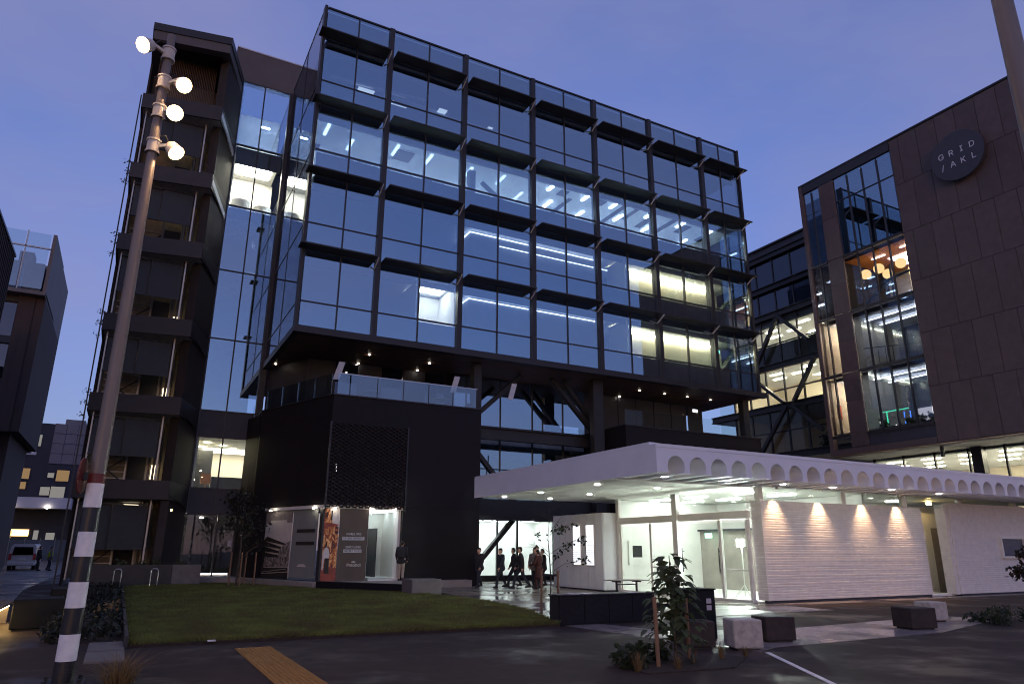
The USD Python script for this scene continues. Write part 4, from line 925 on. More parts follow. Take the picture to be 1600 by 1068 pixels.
for (x, y) in lights:
    k = round((x - CX0 - 0.68) / P - 0.5) + 0.5
    xs = CX0 + 0.68 + k * P
    part(pav, 'downlight', cyl(xs if y < 17.4 else x, y, CZ0 - .02, CZ0 - .002, .085, 14), 'light_canopy')
# courses of painted brick: each course is its own bar, so the joints shade
def brick_wall(x0, x1, y0, y1, z0, z1, course=0.081, seed=3):
    rg = random.Random(seed); out_ = [bx(x0 + .012, x1 - .012, y0 + .012, y1 - .012, z0, z1 - .004)]
    n = int((z1 - z0) / course)
    for k in range(n):
        a = z0 + k * course; j = rg.uniform(-.0025, .0025)
        out_.append(chamfer_box(x0 + j, x1 - j, y0 + j, y1 - j, a + .007, a + course - .007, .007))
    return cat(out_)
part(pav, 'brick_wall', brick_wall(18.93, 27.75, 17.5, 17.95, 0.09, 3.32), 'white_brick', label='white brick wall washed by four warm spotlights')
part(pav, 'brick_wall', brick_wall(29.5, 40.0, 17.45, 17.7, 0.07, 3.58, seed=5), 'white_brick')
part(pav, 'brick_wall', brick_wall(29.3, 29.5, 17.5, 17.92, 0.05, 3.50, seed=6), 'white_brick')
part(pav, 'wall_plinth', cat(bx(18.95, 27.7, 17.53, 17.69, 0, .09), bx(29.52, 40, 17.48, 17.68, 0, .07)), 'shadow_panel')
# clerestory glass and posts above the walls
for (x0, x1) in ((19.15, 23.2), (23.4, 26.8), (27.0, 30.5), (30.7, 34.6), (34.8, 38.5)):
    part(pav, 'clerestory_pane', quad_pane(x0, x1, 17.62, 17.62, 3.34, 3.75), 'clear_glass')
for x in (19.05, 23.3, 26.9, 30.6, 34.7):
    part(pav, 'post', bx(x - .1, x + .1, 17.55, 17.75, 3.34, CZ0 - .005), 'white_frame')
# window in the right-hand wall
w_ = part(pav, 'window', cat(bx(32.7, 36.4, 17.34, 17.46, 2.2, 2.29), bx(32.7, 36.4, 17.34, 17.46, 1.41, 1.5), bx(32.7, 32.8, 17.34, 17.46, 1.5, 2.2), bx(34.45, 34.55, 17.34, 17.46, 1.5, 2.2)), 'white_frame')
part(w_, 'window_pane', bx(32.82, 36.3, 17.41, 17.44, 1.5, 2.2), 'dark_glass')
# side door between the two walls
part(pav, 'door_frame', cat(bx(27.76, 33.2, 19.5, 19.6, 2.68, 3.3), bx(27.76, 31.42, 19.5, 19.6, 0, 2.68), bx(32.5, 33.2, 19.5, 19.6, 0, 2.68)), 'white_frame')
part(pav, 'door', bx(31.44, 32.48, 19.54, 19.58, 0.03, 2.66), 'print_mid', label='grey side door in the gap between the brick walls')
part(pav, 'side_wall', bx(27.55, 27.75, 17.96, 19.5, 0, 3.3), 'white_frame')
part(pav, 'spot_lamp', cyl(30.6, 18.9, 3.6, 3.7, .10, 10), 'light_bench')
# glazed entrance front, facing the lawn
XF = 18.82
ys = [18.05, 19.35, 21.6, 23.2, 25.2]
for y0, y1 in zip(ys[:-1], ys[1:]):
    part(pav, 'door_pane' if y0 in (18.05, 21.6) else 'pane', quad_pane(XF, XF, y0 + .07, y1 - .07, 0.1, 2.62, axis='x', t=.012), 'clear_glass')
for y0, y1 in ((17.98, 21.5), (21.72, 25.2)):
    part(pav, 'clerestory_pane', quad_pane(XF, XF, y0 + .05, y1 - .05, 3.0, 3.74, axis='x', t=.012), 'clear_glass')
for y in ys:
    part(pav, 'mullion', bx(XF - .05, XF + .06, y - .06, y + .06, 0.0, 2.7), 'white_frame')
part(pav, 'post', bx(XF - .16, XF + .04, 21.45, 21.72, 0, CZ0 - .006), 'white_frame')
part(pav, 'post', bx(XF - .1, XF + .08, 25.21, 25.4, 0, CZ0 - .006), 'white_frame')
part(pav, 'head_beam', cat(bx(XF - .09, XF + .09, 17.96, 21.44, 2.72, 2.98), bx(XF - .09, XF + .09, 21.73, 25.2, 2.72, 2.98)), 'white_frame')
part(pav, 'door_sill', bx(XF - .12, XF + .1, 17.96, 25.2, 0.0, 0.09), 'white_frame')
for (y, z0, z1) in ((21.3, .9, 1.75), (19.4, .9, 1.75)):
    part(pav, 'door_handle', cat(beam((XF - .1, y, z0), (XF - .1, y, z1), .03), bx(XF - .1, XF - .01, y - .015, y + .015, z0 + .1, z0 + .13), bx(XF - .1, XF - .01, y - .015, y + .015, z1 - .13, z1 - .1)), 'black_metal')
for y0, y1 in ((17.95, 19.15), (21.75, 23.1)):
    part(pav, 'push_bar', bx(XF - .06, XF - .03, y0, y1, 1.0, 1.05), 'white_frame')
# interior
part(pav, 'floor', bx(XF + .12, 30, 17.74, 33, 0.0, 0.06), 'room_white')
part(pav, 'interior_wall', cat(bx(XF + .1, 25, 25.4, 25.5, .06, 3.74), bx(24.6, 24.7, 17.75, 25.4, .06, 3.74)), 'room_white')
part(pav, 'bulkhead', bx(23.3, 23.42, 20.4, 25.4, 2.50, 2.58), 'room_dark')
part(pav, 'partition', bx(23.45, 23.55, 21.9, 25.4, .06, 2.5), 'deck_concrete')
part(pav, 'interior_door', bx(24.5, 24.58, 19.2, 21.6, .06, 2.4), 'print_grey')
part(pav, 'interior_door_handle', beam((24.46, 20.6, .9), (24.46, 20.6, 1.5), .03), 'black_metal')
part(pav, 'exit_sign', bx(22.9, 22.94, 24.1, 24.5, 2.2, 2.4), 'light_exit')
for (x, y) in ((20.4, 19.4), (22.4, 19.6), (20.4, 22.2), (22.4, 22.4), (20.4, 24.4), (22.2, 24.4)):
    part(pav, 'ceiling_light', bx(x - .1, x + .1, y - .6, y + .6, 3.70, 3.74), 'light_white')
part(pav, 'ceiling_light', cat(bx(26, 26.2, 19.2, 19.8, 3.7, 3.74), bx(29, 29.2, 19.2, 19.8, 3.7, 3.74)), 'light_white')
part(pav, 'interior_wall', bx(24.7, 40, 21.0, 21.1, .06, 3.74), 'room_white')
art = part(pav, 'picture', cat(bx(19.3, 20.2, 25.33, 25.39, 1.05, 2.05)), 'room_white', label='black picture in a white frame on the interior wall')
part(art, 'print_area', bx(19.5, 20.0, 25.325, 25.332, 1.37, 1.85), 'art_black')
lamp = thing('work_light', 'bright work light on a thin white stand behind the glass doors', 'lamp', (19.9, 19.45, .06))
LX, LY = 19.85, 19.45
part(lamp, 'lamp_head', chamfer_box(LX, LX + .1, LY - .17, LY + .17, 1.80, 2.06, .02), 'white_frame')
part(lamp, 'lens', bx(LX - .015, LX - .003, LY - .16, LY + .16, 1.80, 2.06), 'light_work')
part(lamp, 'stand', tube([(LX + .05, LY, .1), (LX + .05, LY, 1.8)], .016, 8), 'white_frame')
for a in (0.3, 2.4, 4.5):
    part(lamp, 'leg', tube([(LX + .05, LY, .5), (LX + .05 + .35 * math.cos(a), LY + .35 * math.sin(a), .075)], .012, 6), 'white_frame')
# the small white annex with two lit louvre windows
annex = thing('white_annex', 'small white cabin with two tall lit louvred windows beside the pavilion entrance', 'cabin', (19, 27, 0))
part(annex, 'wall', cat(bx(18.05, 19.7, 25.45, 29.45, .06, 3.2)), 'white_paint')
for k in range(7):
    part(annex, 'wall_panel', bx(18.03, 18.049, 25.48 + k * .57, 26.03 + k * .57, .08, 3.18), 'white_paint')
part(annex, 'wall_panel', bx(18.08, 19.66, 25.43, 25.449, .08, 3.18), 'white_paint')
part(annex, 'plinth', bx(18.1, 19.6, 25.5, 29.4, 0, .06), 'shadow_panel')
for y in (26.08, 27.12):
    f_ = part(annex, 'window', cat(bx(18.0, 18.03, y - .04, y, 1.0, 2.75), bx(18.0, 18.03, y + .6, y + .64, 1.0, 2.75), bx(18.0, 18.03, y, y + .6, 2.71, 2.75), bx(18.0, 18.03, y, y + .6, 1.0, 1.04)), 'white_frame')
    part(f_, 'window_pane', bx(18.015, 18.028, y, y + .6, 1.04, 2.71), 'light_dim')
    for q in range(9):
        part(f_, 'louvre', bx(17.985, 18.01, y, y + .6, 1.12 + q * .09, 1.135 + q * .09), 'white_frame')

# ================================================================ STREET LAMPS
def lamp_pole(name, label, x, y, lamps, bands=True, base_r=0.118, sign=False, top=10.6):
    t = thing(name, label, 'lamp post', (x, y, 0))
    r = lambda z: base_r - 0.0065 * z
    if bands:
        zs = [0.0] + [0.28 + 0.315 * k for k in range(8)]
        for k in range(8):
            part(t, 'band', tube([(x, y, zs[k]), (x, y, zs[k + 1])], [r(zs[k]) + .004, r(zs[k + 1]) + .004], 28), 'band_black' if k % 2 == 0 else 'band_white', smooth=40)
        zb = zs[-1]
        part(t, 'red_band', tube([(x, y, zb), (x, y, zb + .13)], [r(zb) + .003, r(zb + .13) + .003], 28), 'sign_red', smooth=40)
        zb += .13
    else:
        zb = 0
    part(t, 'shaft', tube([(x, y, zb), (x, y, 7.75)], [r(zb), r(7.75)], 28), 'pole_steel', smooth=40)
    part(t, 'upper_shaft', tube([(x, y, 7.75), (x, y, top)], [0.075, 0.06], 20), 'pole_steel', smooth=40)
    part(t, 'base_plate', cat(bx(x - .25, x + .25, y - .25, y + .25, 0, .03), *[cyl(x + a, y + b, .03, .08, .025, 8) for a in (-.19, .19) for b in (-.19, .19)]), 'dark_steel')
    for (dx, dy, z, ax) in lamps:
        c = part(t, 'clamp', tube([(x, y, z - .10), (x, y, z - .07), (x, y, z - .068), (x, y, z + .10), (x, y, z + .102), (x, y, z + .13)], [.105, .105, .092, .092, .105, .105], 16), 'lamp_housing', smooth=40)
        end = np.array([x + dx, y + dy, z - .02])
        part(c, 'bracket_arm', beam((x + dx * .2, y + dy * .2, z + .02), (x + dx * .75, y + dy * .75, z + .06), .05), 'lamp_housing')
        a = np.array(ax, float); a /= np.linalg.norm(a)
        h = part(t, 'lamp_head', tube([end - a * .16, end - a * .10, end + a * .06, end + a * .075], [.06, .10, .125, .125], 24), 'lamp_housing', smooth=40)
        part(h, 'lens', tube([end + a * .077, end + a * .09, end + a * .10], [.078, .072, .025], 24), 'light_flood', smooth=40)
        part(h, 'lamp_rim', tube([end + a * .0755, end + a * .0765], [.124, .10], 24), 'light_rim', smooth=40)
        part(h, 'cable', tube([end - a * .15, end - a * .15 + np.array([-dx * .3, -dy * .3, .16]), np.array([x + dx * .18, y + dy * .18, z + .2])], .012, 6), 'strap_black')
    if sign:
        part(t, 'sign_disc', disc_along((x - .17, y - .02, 2.58), (0.98, -0.2, 0), .24, .015, 28), 'sign_red', label='round red sign disc seen edge-on')
        part(t, 'sign_clip', bx(x - .16, x - .09, y - .03, y + .03, 2.53, 2.63), 'dark_steel')
    return t
lamp_pole('street_lamp', 'tall lamp post with black and white bands at its foot and four glowing floodlights', -0.40, 11.20,
          [(-.33, -.14, 9.36, (-.55, -.6, -.62)), (.27, -.16, 8.82, (.30, -.75, -.55)), (.22, -.16, 8.28, (.1, -.85, -.55)), (.30, -.10, 7.66, (.5, -.5, -.8))], sign=True, top=9.75)
lamp_pole('street_lamp', 'plain steel lamp post cut by the top right corner of the picture', 6.13, 2.42,
          [(-.3, .2, 8.3, (-.75, .3, -.6)), (.3, .3, 8.6, (.5, .6, -.6)), (.1, .35, 9.2, (.1, .8, -.6))], bands=True)
lamp_pole('street_lamp', 'lamp post outside the picture to the right along the path', 31.0, 9.0,
          [(-.3, .1, 8.6, (-.85, 0.1, -.5)), (-.3, -.1, 8.0, (-.75, -0.2, -.6))], bands=True)

# ================================================================ WARM SPOTLIGHTS that wash the brick wall, under the canopy
for i, (x, txt) in enumerate(((19.55, 'first spotlight in the canopy, over the left end of the brick wall'), (21.8, 'second spotlight in the canopy over the brick wall'), (24.15, 'third spotlight in the canopy over the brick wall'), (26.2, 'fourth spotlight in the canopy, over the right end of the brick wall'))):
    s = thing('wall_spotlight', txt, 'spotlight', (x, 17.28, CZ0), 'spotlights along the canopy')
    part(s, 'can', cyl(x, 17.28, CZ0 - .08, CZ0 - .002, .05, 14), 'white_frame', smooth=40)
    L = UsdLux.SphereLight.Define(stage, s + '/beam')
    L.CreateRadiusAttr(0.03); L.CreateIntensityAttr(1.0); L.CreateExposureAttr(0.0); L.CreateNormalizeAttr(True)
    L.CreateIntensityAttr(40.0); L.CreateColorAttr(Gf.Vec3f(1.0, 0.60, 0.34))
    UsdLux.ShapingAPI.Apply(L.GetPrim())
    UsdLux.ShapingAPI(L).CreateShapingConeAngleAttr(38.0); UsdLux.ShapingAPI(L).CreateShapingConeSoftnessAttr(1.0)
    L.AddTranslateOp().Set(Gf.Vec3d(0, 0, -.11)); L.AddRotateXOp().Set(3.0)

# ================================================================ STREET FURNITURE
def block(name, label, cat_, x, y, w, d, h, mat, rot=0.0, group=None, feet=True):
    t = thing(name, label, cat_, (x, y, 0), group)
    b = chamfer_box(-w / 2, w / 2, -d / 2, d / 2, .035 if feet else 0, h, .02)
    R = trimesh.transformations.rotation_matrix(math.radians(rot), [0, 0, 1])
    b.apply_transform(R); part(t, 'block', b, mat, local=True)
    if feet:
        f = bx(-w / 2 + .06, w / 2 - .06, -d / 2 + .06, d / 2 - .06, 0.0, .036).apply_transform(R)
        part(t, 'foot', f, 'black_metal', local=True)
    return t
block('cube_seat', 'pale concrete cube seat in front of the glass doors', 'cube seat', 9.93, 9.85, .52, .5, .50, 'concrete_pale', -22)
block('cube_seat', 'dark rusty cube seat just right of the pale cube', 'cube seat', 11.32, 10.42, .62, .55, .46, 'concrete_dark', -18)
block('cube_seat', 'dark cube seat before the right end of the spotlit brick wall', 'cube seat', 15.95, 10.6, .68, .6, .46, 'concrete_dark', -14)
block('cube_seat', 'pale cube seat half hidden behind the rightmost dark cube', 'cube seat', 18.1, 11.55, .55, .5, .46, 'concrete_pale', -10)
block('cube_seat', 'dark cube seat beside the stakes of the leafy shrub, before the cabinet', 'cube seat', 9.28, 10.35, .55, .5, .46, 'concrete_dark', -20)
cb = thing('utility_cabinet', 'black utility cabinet with two small stickers behind the leafy shrub', 'cabinet', (9.99, 11.1, 0))
part(cb, 'body', chamfer_box(9.66, 10.34, 10.9, 11.4, .04, .92, .015), 'cabinet_green')
part(cb, 'plinth', bx(9.68, 10.32, 10.92, 11.38, 0, .045), 'concrete_dark')
part(cb, 'lid', chamfer_box(9.64, 10.36, 10.88, 11.42, .921, .95, .01), 'cabinet_green')
for z in (.68, .56):
    part(cb, 'sticker', bx(10.10, 10.22, 10.89, 10.897, z, z + .09), 'sticker')
# long dark planter bench of black panels
lb = thing('planter_bench', 'long low black panelled wall with white strips on top beside the lawn corner', 'low wall', (10.4, 14.7, 0))
for k in range(4):
    a = 9.02 + k * .69
    part(lb, 'panel', chamfer_box(a + .006, a + .684, 14.5, 14.56, .03, .64, .008), 'black_brick')
part(lb, 'core', bx(9.03, 11.77, 14.565, 14.95, 0, .63), 'black_metal')
part(lb, 'coping', chamfer_box(9.0, 11.8, 14.48, 14.98, .642, .67, .008), 'black_metal')
for x in (9.4, 9.75, 11.1):
    part(lb, 'top_strip', bx(x, x + .2, 14.52, 14.9, .671, .678), 'paint_white')
# folding table
tb = thing('folding_table', 'folding table on castors standing in front of the pavilion glass', 'table', (14.6, 19.5, 0))
part(tb, 'table_top', chamfer_box(13.95, 15.35, 19.1, 19.75, .72, .745, .008), 'table_top')
for x in (14.25, 15.05):
    part(tb, 'leg', cat(bx(x - .025, x + .025, 19.4, 19.45, .12, .72), beam((x, 19.42, .30), (x, 19.12, .07), .035), beam((x, 19.42, .30), (x, 19.74, .07), .035), beam((x, 19.2, .69), (x, 19.65, .69), .04)), 'dark_steel')
    for y in (19.12, 19.74):
        part(tb, 'castor', disc_along((x, y, .04), (1, 0, 0), .038, .03, 12), 'tyre')
part(tb, 'stretcher', beam((14.25, 19.42, .60), (15.05, 19.42, .60), .03), 'dark_steel')
# concrete end block beside the lawn and low ramp wall
solo('kerb_block', chamfer_box(9.75, 10.95, 26.0, 27.1, 0, .58, .02), 'planter_grey', 'grey concrete block at the far right corner of the lawn', 'block')
solo('ramp_wall', prism([(7.4, 31.0), (9.9, 27.12), (10.1, 27.25), (7.6, 31.2)], 0, .36), 'black_brick', 'low black ramp wall between the lawn and the shopfront', 'low wall')
# tactile strip, stepping slabs, painted line
tac = thing('tactile_strip', 'yellow tactile paving strip running off the bottom of the picture', 'tactile paving', (2.3, 11.5, 0))
part(tac, 'tile', bx(1.98, 2.58, 8.0, 13.74, .0, .012), 'tactile_yellow')
dots = []
for i in range(9):
    for j in range(86):
        dots.append(trimesh.creation.cylinder(.018, .007, sections=6).apply_translation([2.015 + i * .066, 8.05 + j * .066, .0155]))
part(tac, 'stud', cat(dots), 'tactile_yellow', kind='stuff')
for i, (y0, y1, l) in enumerate(((14.3, 15.45, 'pale stepping slab by the lawn edge, the farther of two'), (12.95, 14.1, 'pale stepping slab nearest the banded lamp post'))):
    solo('stepping_slab', chamfer_box(-.24, .31, y0, y1, -.02, .035, .012), 'planter_grey', l, 'paving slab')
solo('painted_line', prism([(9.9, 9.35), (9.98, 9.32), (8.25, 6.5), (8.17, 6.52)], -.02, .008), 'paint_white', kind='structure')
# lawn edging
LAWN = [(.36, 14.66), (9.0, 14.46), (10.15, 18.0), (10.75, 22.0), (10.4, 26.0), (7.4, 31.2), (5.2, 36.8), (2.8, 38.4), (.42, 36.0)]
solo('lawn_base', prism(LAWN, -.02, .05), 'soil', kind='structure')
ed = thing('lawn_edging', 'dark edging board along the left side of the lawn', 'edging', (.3, 25, 0))
for k in range(7):
    part(ed, 'board', bx(.29, .355, 14.6 + k * 3.05, 17.63 + k * 3.05, 0, .20), 'black_metal')
# grass blades
lp = Polygon(LAWN)
from shapely import contains_xy
def blades(xs, ys, zs, hs, w, rng, lean=.5):
    n = len(xs); th = rng.random(n) * 2 * math.pi; lx, ly = rng.normal(size=n) * lean * hs, rng.normal(size=n) * lean * hs
    V = np.zeros((n, 4, 3)); c, s = np.cos(th) * w / 2, np.sin(th) * w / 2
    V[:, 0] = np.stack([xs - c, ys - s, zs], 1); V[:, 1] = np.stack([xs + c, ys + s, zs], 1)
    V[:, 2] = np.stack([xs + c * .7 + lx * .4, ys + s * .7 + ly * .4, zs + hs * .6], 1); V[:, 3] = np.stack([xs + lx, ys + ly, zs + hs], 1)
    k = np.arange(n)[:, None] * 4
    return trimesh.Trimesh(V.reshape(-1, 3), np.vstack([k + [0, 1, 2], k + [0, 2, 3]]), process=False)
gx, gy = NP.uniform(.36, 10.8, 230000), 14.4 + 24 * NP.random(230000) ** 1.5
keep = contains_xy(lp, gx, gy); gx, gy = gx[keep], gy[keep]
pat = meshkit.fbm(np.stack([gx * .8, gy * .5, gx * 0], 1), 3, 4)
keep = NP.random(len(gx)) < .35 + .9 * pat; gx, gy, pat = gx[keep], gy[keep], pat[keep]
solo('lawn_grass', blades(gx, gy, np.full(len(gx), .045), .05 + .07 * pat * NP.random(len(gx)) + .02, .010 + .0005 * (gy - 14), NP), 'grass_blade', 'short green lawn in front of the black brick block', 'grass', kind='stuff')
solo('litter', chamfer_box(1.62, 1.76, 14.5, 14.6, .05, .075, .008), 'paint_white', 'small white scrap lying on the front edge of the lawn', 'litter')

# ================================================================ PLANTS
def big_leaf(p, d, L, W, droop):
    """One broad leaf of six faces, folded along its rib and drooping at the tip."""
    d = np.array(d, float); d /= np.linalg.norm(d)
    s = np.cross(d, [0, 0, 1.0]); s /= np.linalg.norm(s) + 1e-9
    up = np.cross(s, d)
    rows_ = []
    for t, w in ((0, .08), (.35, 1.0), (.7, .8), (1, 0.03)):
        c = np.array(p) + d * L * t + np.array([0, 0, -droop * L * t * t])
        rows_ += [c + s * W / 2 * w + up * .04 * L, c, c - s * W / 2 * w + up * .04 * L]
    F = []
    for i in range(3):
        a = i * 3
        F += [[a, a + 1, a + 4], [a, a + 4, a + 3], [a + 1, a + 2, a + 5], [a + 1, a + 5, a + 4]]
    return trimesh.Trimesh(np.array(rows_), F, process=False)
def stake(t, x, y, h, r=.03):
    part(t, 'stake', tube([(x, y, 0), (x + RND.uniform(-.02, .02), y, h)], r, 10), 'stake_wood')
sh = thing('staked_shrub', 'leafy shrub with big drooping leaves tied between two wooden stakes', 'shrub', (7.7, 9.05, 0))
part(sh, 'stem', tube([(7.7, 9.05, 0), (7.72, 9.06, .6), (7.68, 9.05, 1.2), (7.66, 9.03, 1.58)], [.022, .018, .012, .006], 8), 'bark')
rg = random.Random(21)
lid = 0
for k in range(17):
    z = .25 + k * .08
    spread = .36 * (1 - (k / 17) ** 1.7) + .08
    n = 7 if k < 12 else 5
    for q in range(n):
        a = rg.uniform(0, 6.28); base = np.array([7.7 + .05 * math.cos(a), 9.05 + .05 * math.sin(a), z + rg.uniform(-.03, .03)])
        tip = base + np.array([math.cos(a) * spread * rg.uniform(.3, .9), math.sin(a) * spread * rg.uniform(.3, .9), .05])
        for w in range(2):
            b = a + rg.uniform(-.9, .9)
            part(sh, 'leaf', big_leaf(tip, (math.cos(b), math.sin(b), rg.uniform(-.1, .35)), rg.uniform(.14, .22), rg.uniform(.08, .12), rg.uniform(.3, .8)), 'leaf_glossy', smooth=True)
part(sh, 'inner_foliage', leaf_cloud([(7.7, 9.05, z) for z in (.3, .5, .7, .9, 1.05, 1.2, 1.35)], [.26, .26, .24, .2, .17, .13], 160, .15, NP, .4), 'leaf_glossy', kind='stuff')
for (x, y, h) in ((7.22, 8.88, .98), (8.17, 9.28, .92)):
    stake(sh, x, y, h, .032)
part(sh, 'tie', cat(beam((7.22, 8.88, .86), (7.7, 9.05, .84), .008, .05), beam((8.17, 9.28, .82), (7.7, 9.05, .84), .008, .05)), 'strap_black')
part(sh, 'soil_bed', prism([(6.7, 8.5), (8.2, 8.35), (9.1, 9.0), (9.0, 9.55), (7.6, 9.7), (6.8, 9.4)], -.02, .02), 'soil')
def branchy(rng, base, h, n, spread, r0, z0=.35, upward=.5):
    segs, tips = [tube([base, base + np.array([.03, 0, h * .35]), base + np.array([-.03, .04, h * .7]), base + np.array([.02, 0, h])], [r0, r0 * .8, r0 * .5, r0 * .15], 8)], []
    for k in range(n):
        t = z0 + (1 - z0) * rng.random(); a = rng.uniform(0, 6.28)
        s = base + np.array([0, 0, h * t]); L = spread * (1.15 - t) * rng.uniform(.6, 1.1) + .15
        m1 = s + np.array([math.cos(a) * L * .5, math.sin(a) * L * .5, L * upward * .55]); e = s + np.array([math.cos(a) * L, math.sin(a) * L, L * upward * rng.uniform(.6, 1.1)])
        segs.append(tube([s, m1, e], [r0 * .35, r0 * .25, r0 * .1], 5)); tips += [m1, e, (m1 + e) / 2]
        for w in range(3):
            b = a + rng.uniform(-1, 1); e2 = m1 + (e - m1) * rng.random() + np.array([math.cos(b), math.sin(b), rng.uniform(-.1, .5)]) * L * .35
            segs.append(tube([m1 + (e - m1) * .4, e2], [r0 * .16, r0 * .06], 4)); tips.append(e2)
    return cat(segs), tips
t2 = thing('bare_tree', 'thin young tree with few leaves and two stakes before the white cabin', 'tree', (10.4, 17.2, 0))
tr_, tips = branchy(random.Random(5), np.array([10.42, 17.22, 0]), 2.75, 13, 1.25, .022, .38, .55)
part(t2, 'trunk', tr_, 'bark')
part(t2, 'foliage', leaf_cloud([p for p in tips if p[0] > 10.3 and p[2] < 2.3], .13, 150, .10, NP, .6), 'leaf_dark', kind='stuff')
for (x, y) in ((10.28, 17.45), (10.55, 17.0)):
    stake(t2, x, y, 1.12, .035)
part(t2, 'tie', beam((10.28, 17.45, 1.0), (10.55, 17.0, 1.0), .01, .06), 'strap_black')
t3 = thing('staked_tree', 'dark young tree with three stakes at the back of the lawn', 'tree', (4.7, 34.2, 0))
tr_, tips = branchy(random.Random(9), np.array([4.7, 34.2, 0]), 4.9, 22, 1.15, .05, .22, .7)
part(t3, 'trunk', tr_, 'bark')
part(t3, 'foliage', leaf_cloud(tips, .30, 800, .16, NP), 'leaf_black', kind='stuff')
for (x, y) in ((4.35, 33.9), (4.75, 33.6), (5.05, 34.5), (5.4, 34.0)):
    stake(t3, x, y, 1.5, .035)
t4 = thing('staked_tree', 'small round leafy tree on a stake at the right picture edge', 'tree', (19.9, 9.9, 0))
tr_, tips = branchy(random.Random(12), np.array([20.0, 9.9, 0]), 1.65, 14, .45, .03, .45, .5)
part(t4, 'trunk', tr_, 'bark')
part(t4, 'foliage', leaf_cloud(tips, .17, 620, .13, NP), 'leaf_brown', kind='stuff')
stake(t4, 19.85, 9.85, 1.25, .035)
def tussock(name, label, x, y, n, h, spread, mat, seed):
    r = np.random.default_rng(seed); V, F = [], []
    for i in range(n):
        a = r.random() * 6.28; d = spread * r.random() ** .7; bx_, by_ = x + math.cos(a) * d * .25, y + math.sin(a) * d * .25
        hh = h * (.5 + .6 * r.random()); w = .006; lx, ly = math.cos(a) * d, math.sin(a) * d
        k = len(V); px, py = -math.sin(a) * w, math.cos(a) * w
        for t in (0, .4, .75, 1.0):
            cx, cy, cz = bx_ + lx * t * t, by_ + ly * t * t, hh * (t * 1.5 - .6 * t * t)
            V += [(cx + px * (1 - t), cy + py * (1 - t), cz), (cx - px * (1 - t), cy - py * (1 - t), cz)]
        for j in range(3): F += [[k + 2 * j, k + 2 * j + 1, k + 2 * j + 3], [k + 2 * j, k + 2 * j + 3, k + 2 * j + 2]]
    solo(name, trimesh.Trimesh(np.array(V), np.array(F), process=False), mat, label, 'grass tuft')
tussock('grass_tuft', 'large straw-coloured grass tuft at the bottom left beside the banded post', .22, 10.95, 260, .40, .75, 'tussock', 1)
tussock('grass_tuft', 'thin dry grass tuft left of the leafy shrub', 6.75, 8.75, 70, .32, .22, 'tussock', 2)
tussock('grass_tuft', 'dry grass tuft at the foot of the left shrub stake', 7.35, 8.6, 60, .26, .2, 'tussock', 3)
tussock('grass_tuft', 'upright dry grass tuft right of the leafy shrub', 8.62, 9.05, 60, .30, .12, 'tussock', 4)
tussock('grass_tuft', 'dry grass tuft before the pale concrete cube', 9.3, 9.2, 50, .2, .14, 'tussock', 5)
tussock('grass_tuft', 'dry grass tuft between the shrub stakes', 7.95, 8.95, 50, .24, .15, 'tussock', 6)
solo('ground_plants', leaf_cloud([(6.95, 9.25, .12), (7.2, 9.4, .14), (7.6, 9.4, .1), (6.85, 9.0, .1)], .22, 500, .12, NP), 'leaf_dark', 'dark low planting around the leafy shrub', 'planting', kind='stuff')
solo('ground_plants', cat(leaf_cloud([(18.6, 10.3, .12), (19.2, 10.6, .10), (18.9, 10.9, .08), (19.8, 11.0, .1), (20.5, 11.2, .12), (20.2, 10.4, .1)], .3, 900, .10, NP)), 'leaf_dark', 'dark low planting at the right edge of the path', 'planting', kind='stuff')
hd = [(x, y, .10 + .14 * RND.random()) for y in np.arange(15.8, 34, .45) for x in (-.85, -.35, .05)]
solo('hedge_bed', leaf_cloud(hd, .26, 5000, .12, NP), 'leaf_black', 'dark low hedge bed along the left of the lawn', 'hedge', kind='stuff')
solo('flowers', leaf_cloud([(-.2, 17.3, .5), (.0, 18.0, .45), (.1, 17.6, .55)], .15, 40, .07, NP), 'tussock', 'few pale flowers in the dark hedge bed', 'flowers', kind='stuff')
# ---- seats and hoops on the left
block('cube_seat', 'black cube seat on the left kerb, left of the banded lamp post', 'cube seat', -1.35, 18.9, .9, .9, .62, 'cabinet_green', 4)
block('cube_seat', 'black flat-topped block behind the black cube on the left kerb', 'cube seat', -1.0, 23.5, .9, 1.6, .62, 'cabinet_green', 4)
bn = thing('timber_bench', 'timber bench lit from beneath at the left picture edge', 'bench', (-2.2, 19.0, 0))
for k in range(4):
    part(bn, 'slat', chamfer_box(-2.75 + k * .2, -2.57 + k * .2, 17.0, 21.0, .42, .47, .01), 'wood_bench')
for y in (17.3, 19.0, 20.7):
    part(bn, 'leg', bx(-2.65, -2.05, y - .06, y + .06, 0, .419), 'planter_grey')
part(bn, 'light_strip', bx(-2.1, -2.04, 17.4, 20.6, .36, .40), 'light_bench')
for i, (x, l) in enumerate(((-.05, 'steel rack hoop before the tower planter, left one of two'), (1.35, 'steel rack hoop before the tower planter, right one of two'))):
    t = thing('rack_hoop', l, 'rack hoop', (x, 35.3, 0), None)
    part(t, 'hoop', tube([(x, 35.3, 0), (x, 35.3, .72), (x + .06, 35.3, .8), (x + .22, 35.3, .8), (x + .28, 35.3, .72), (x + .28, 35.3, 0)], .022, 8), 'steel_rail', smooth=40)
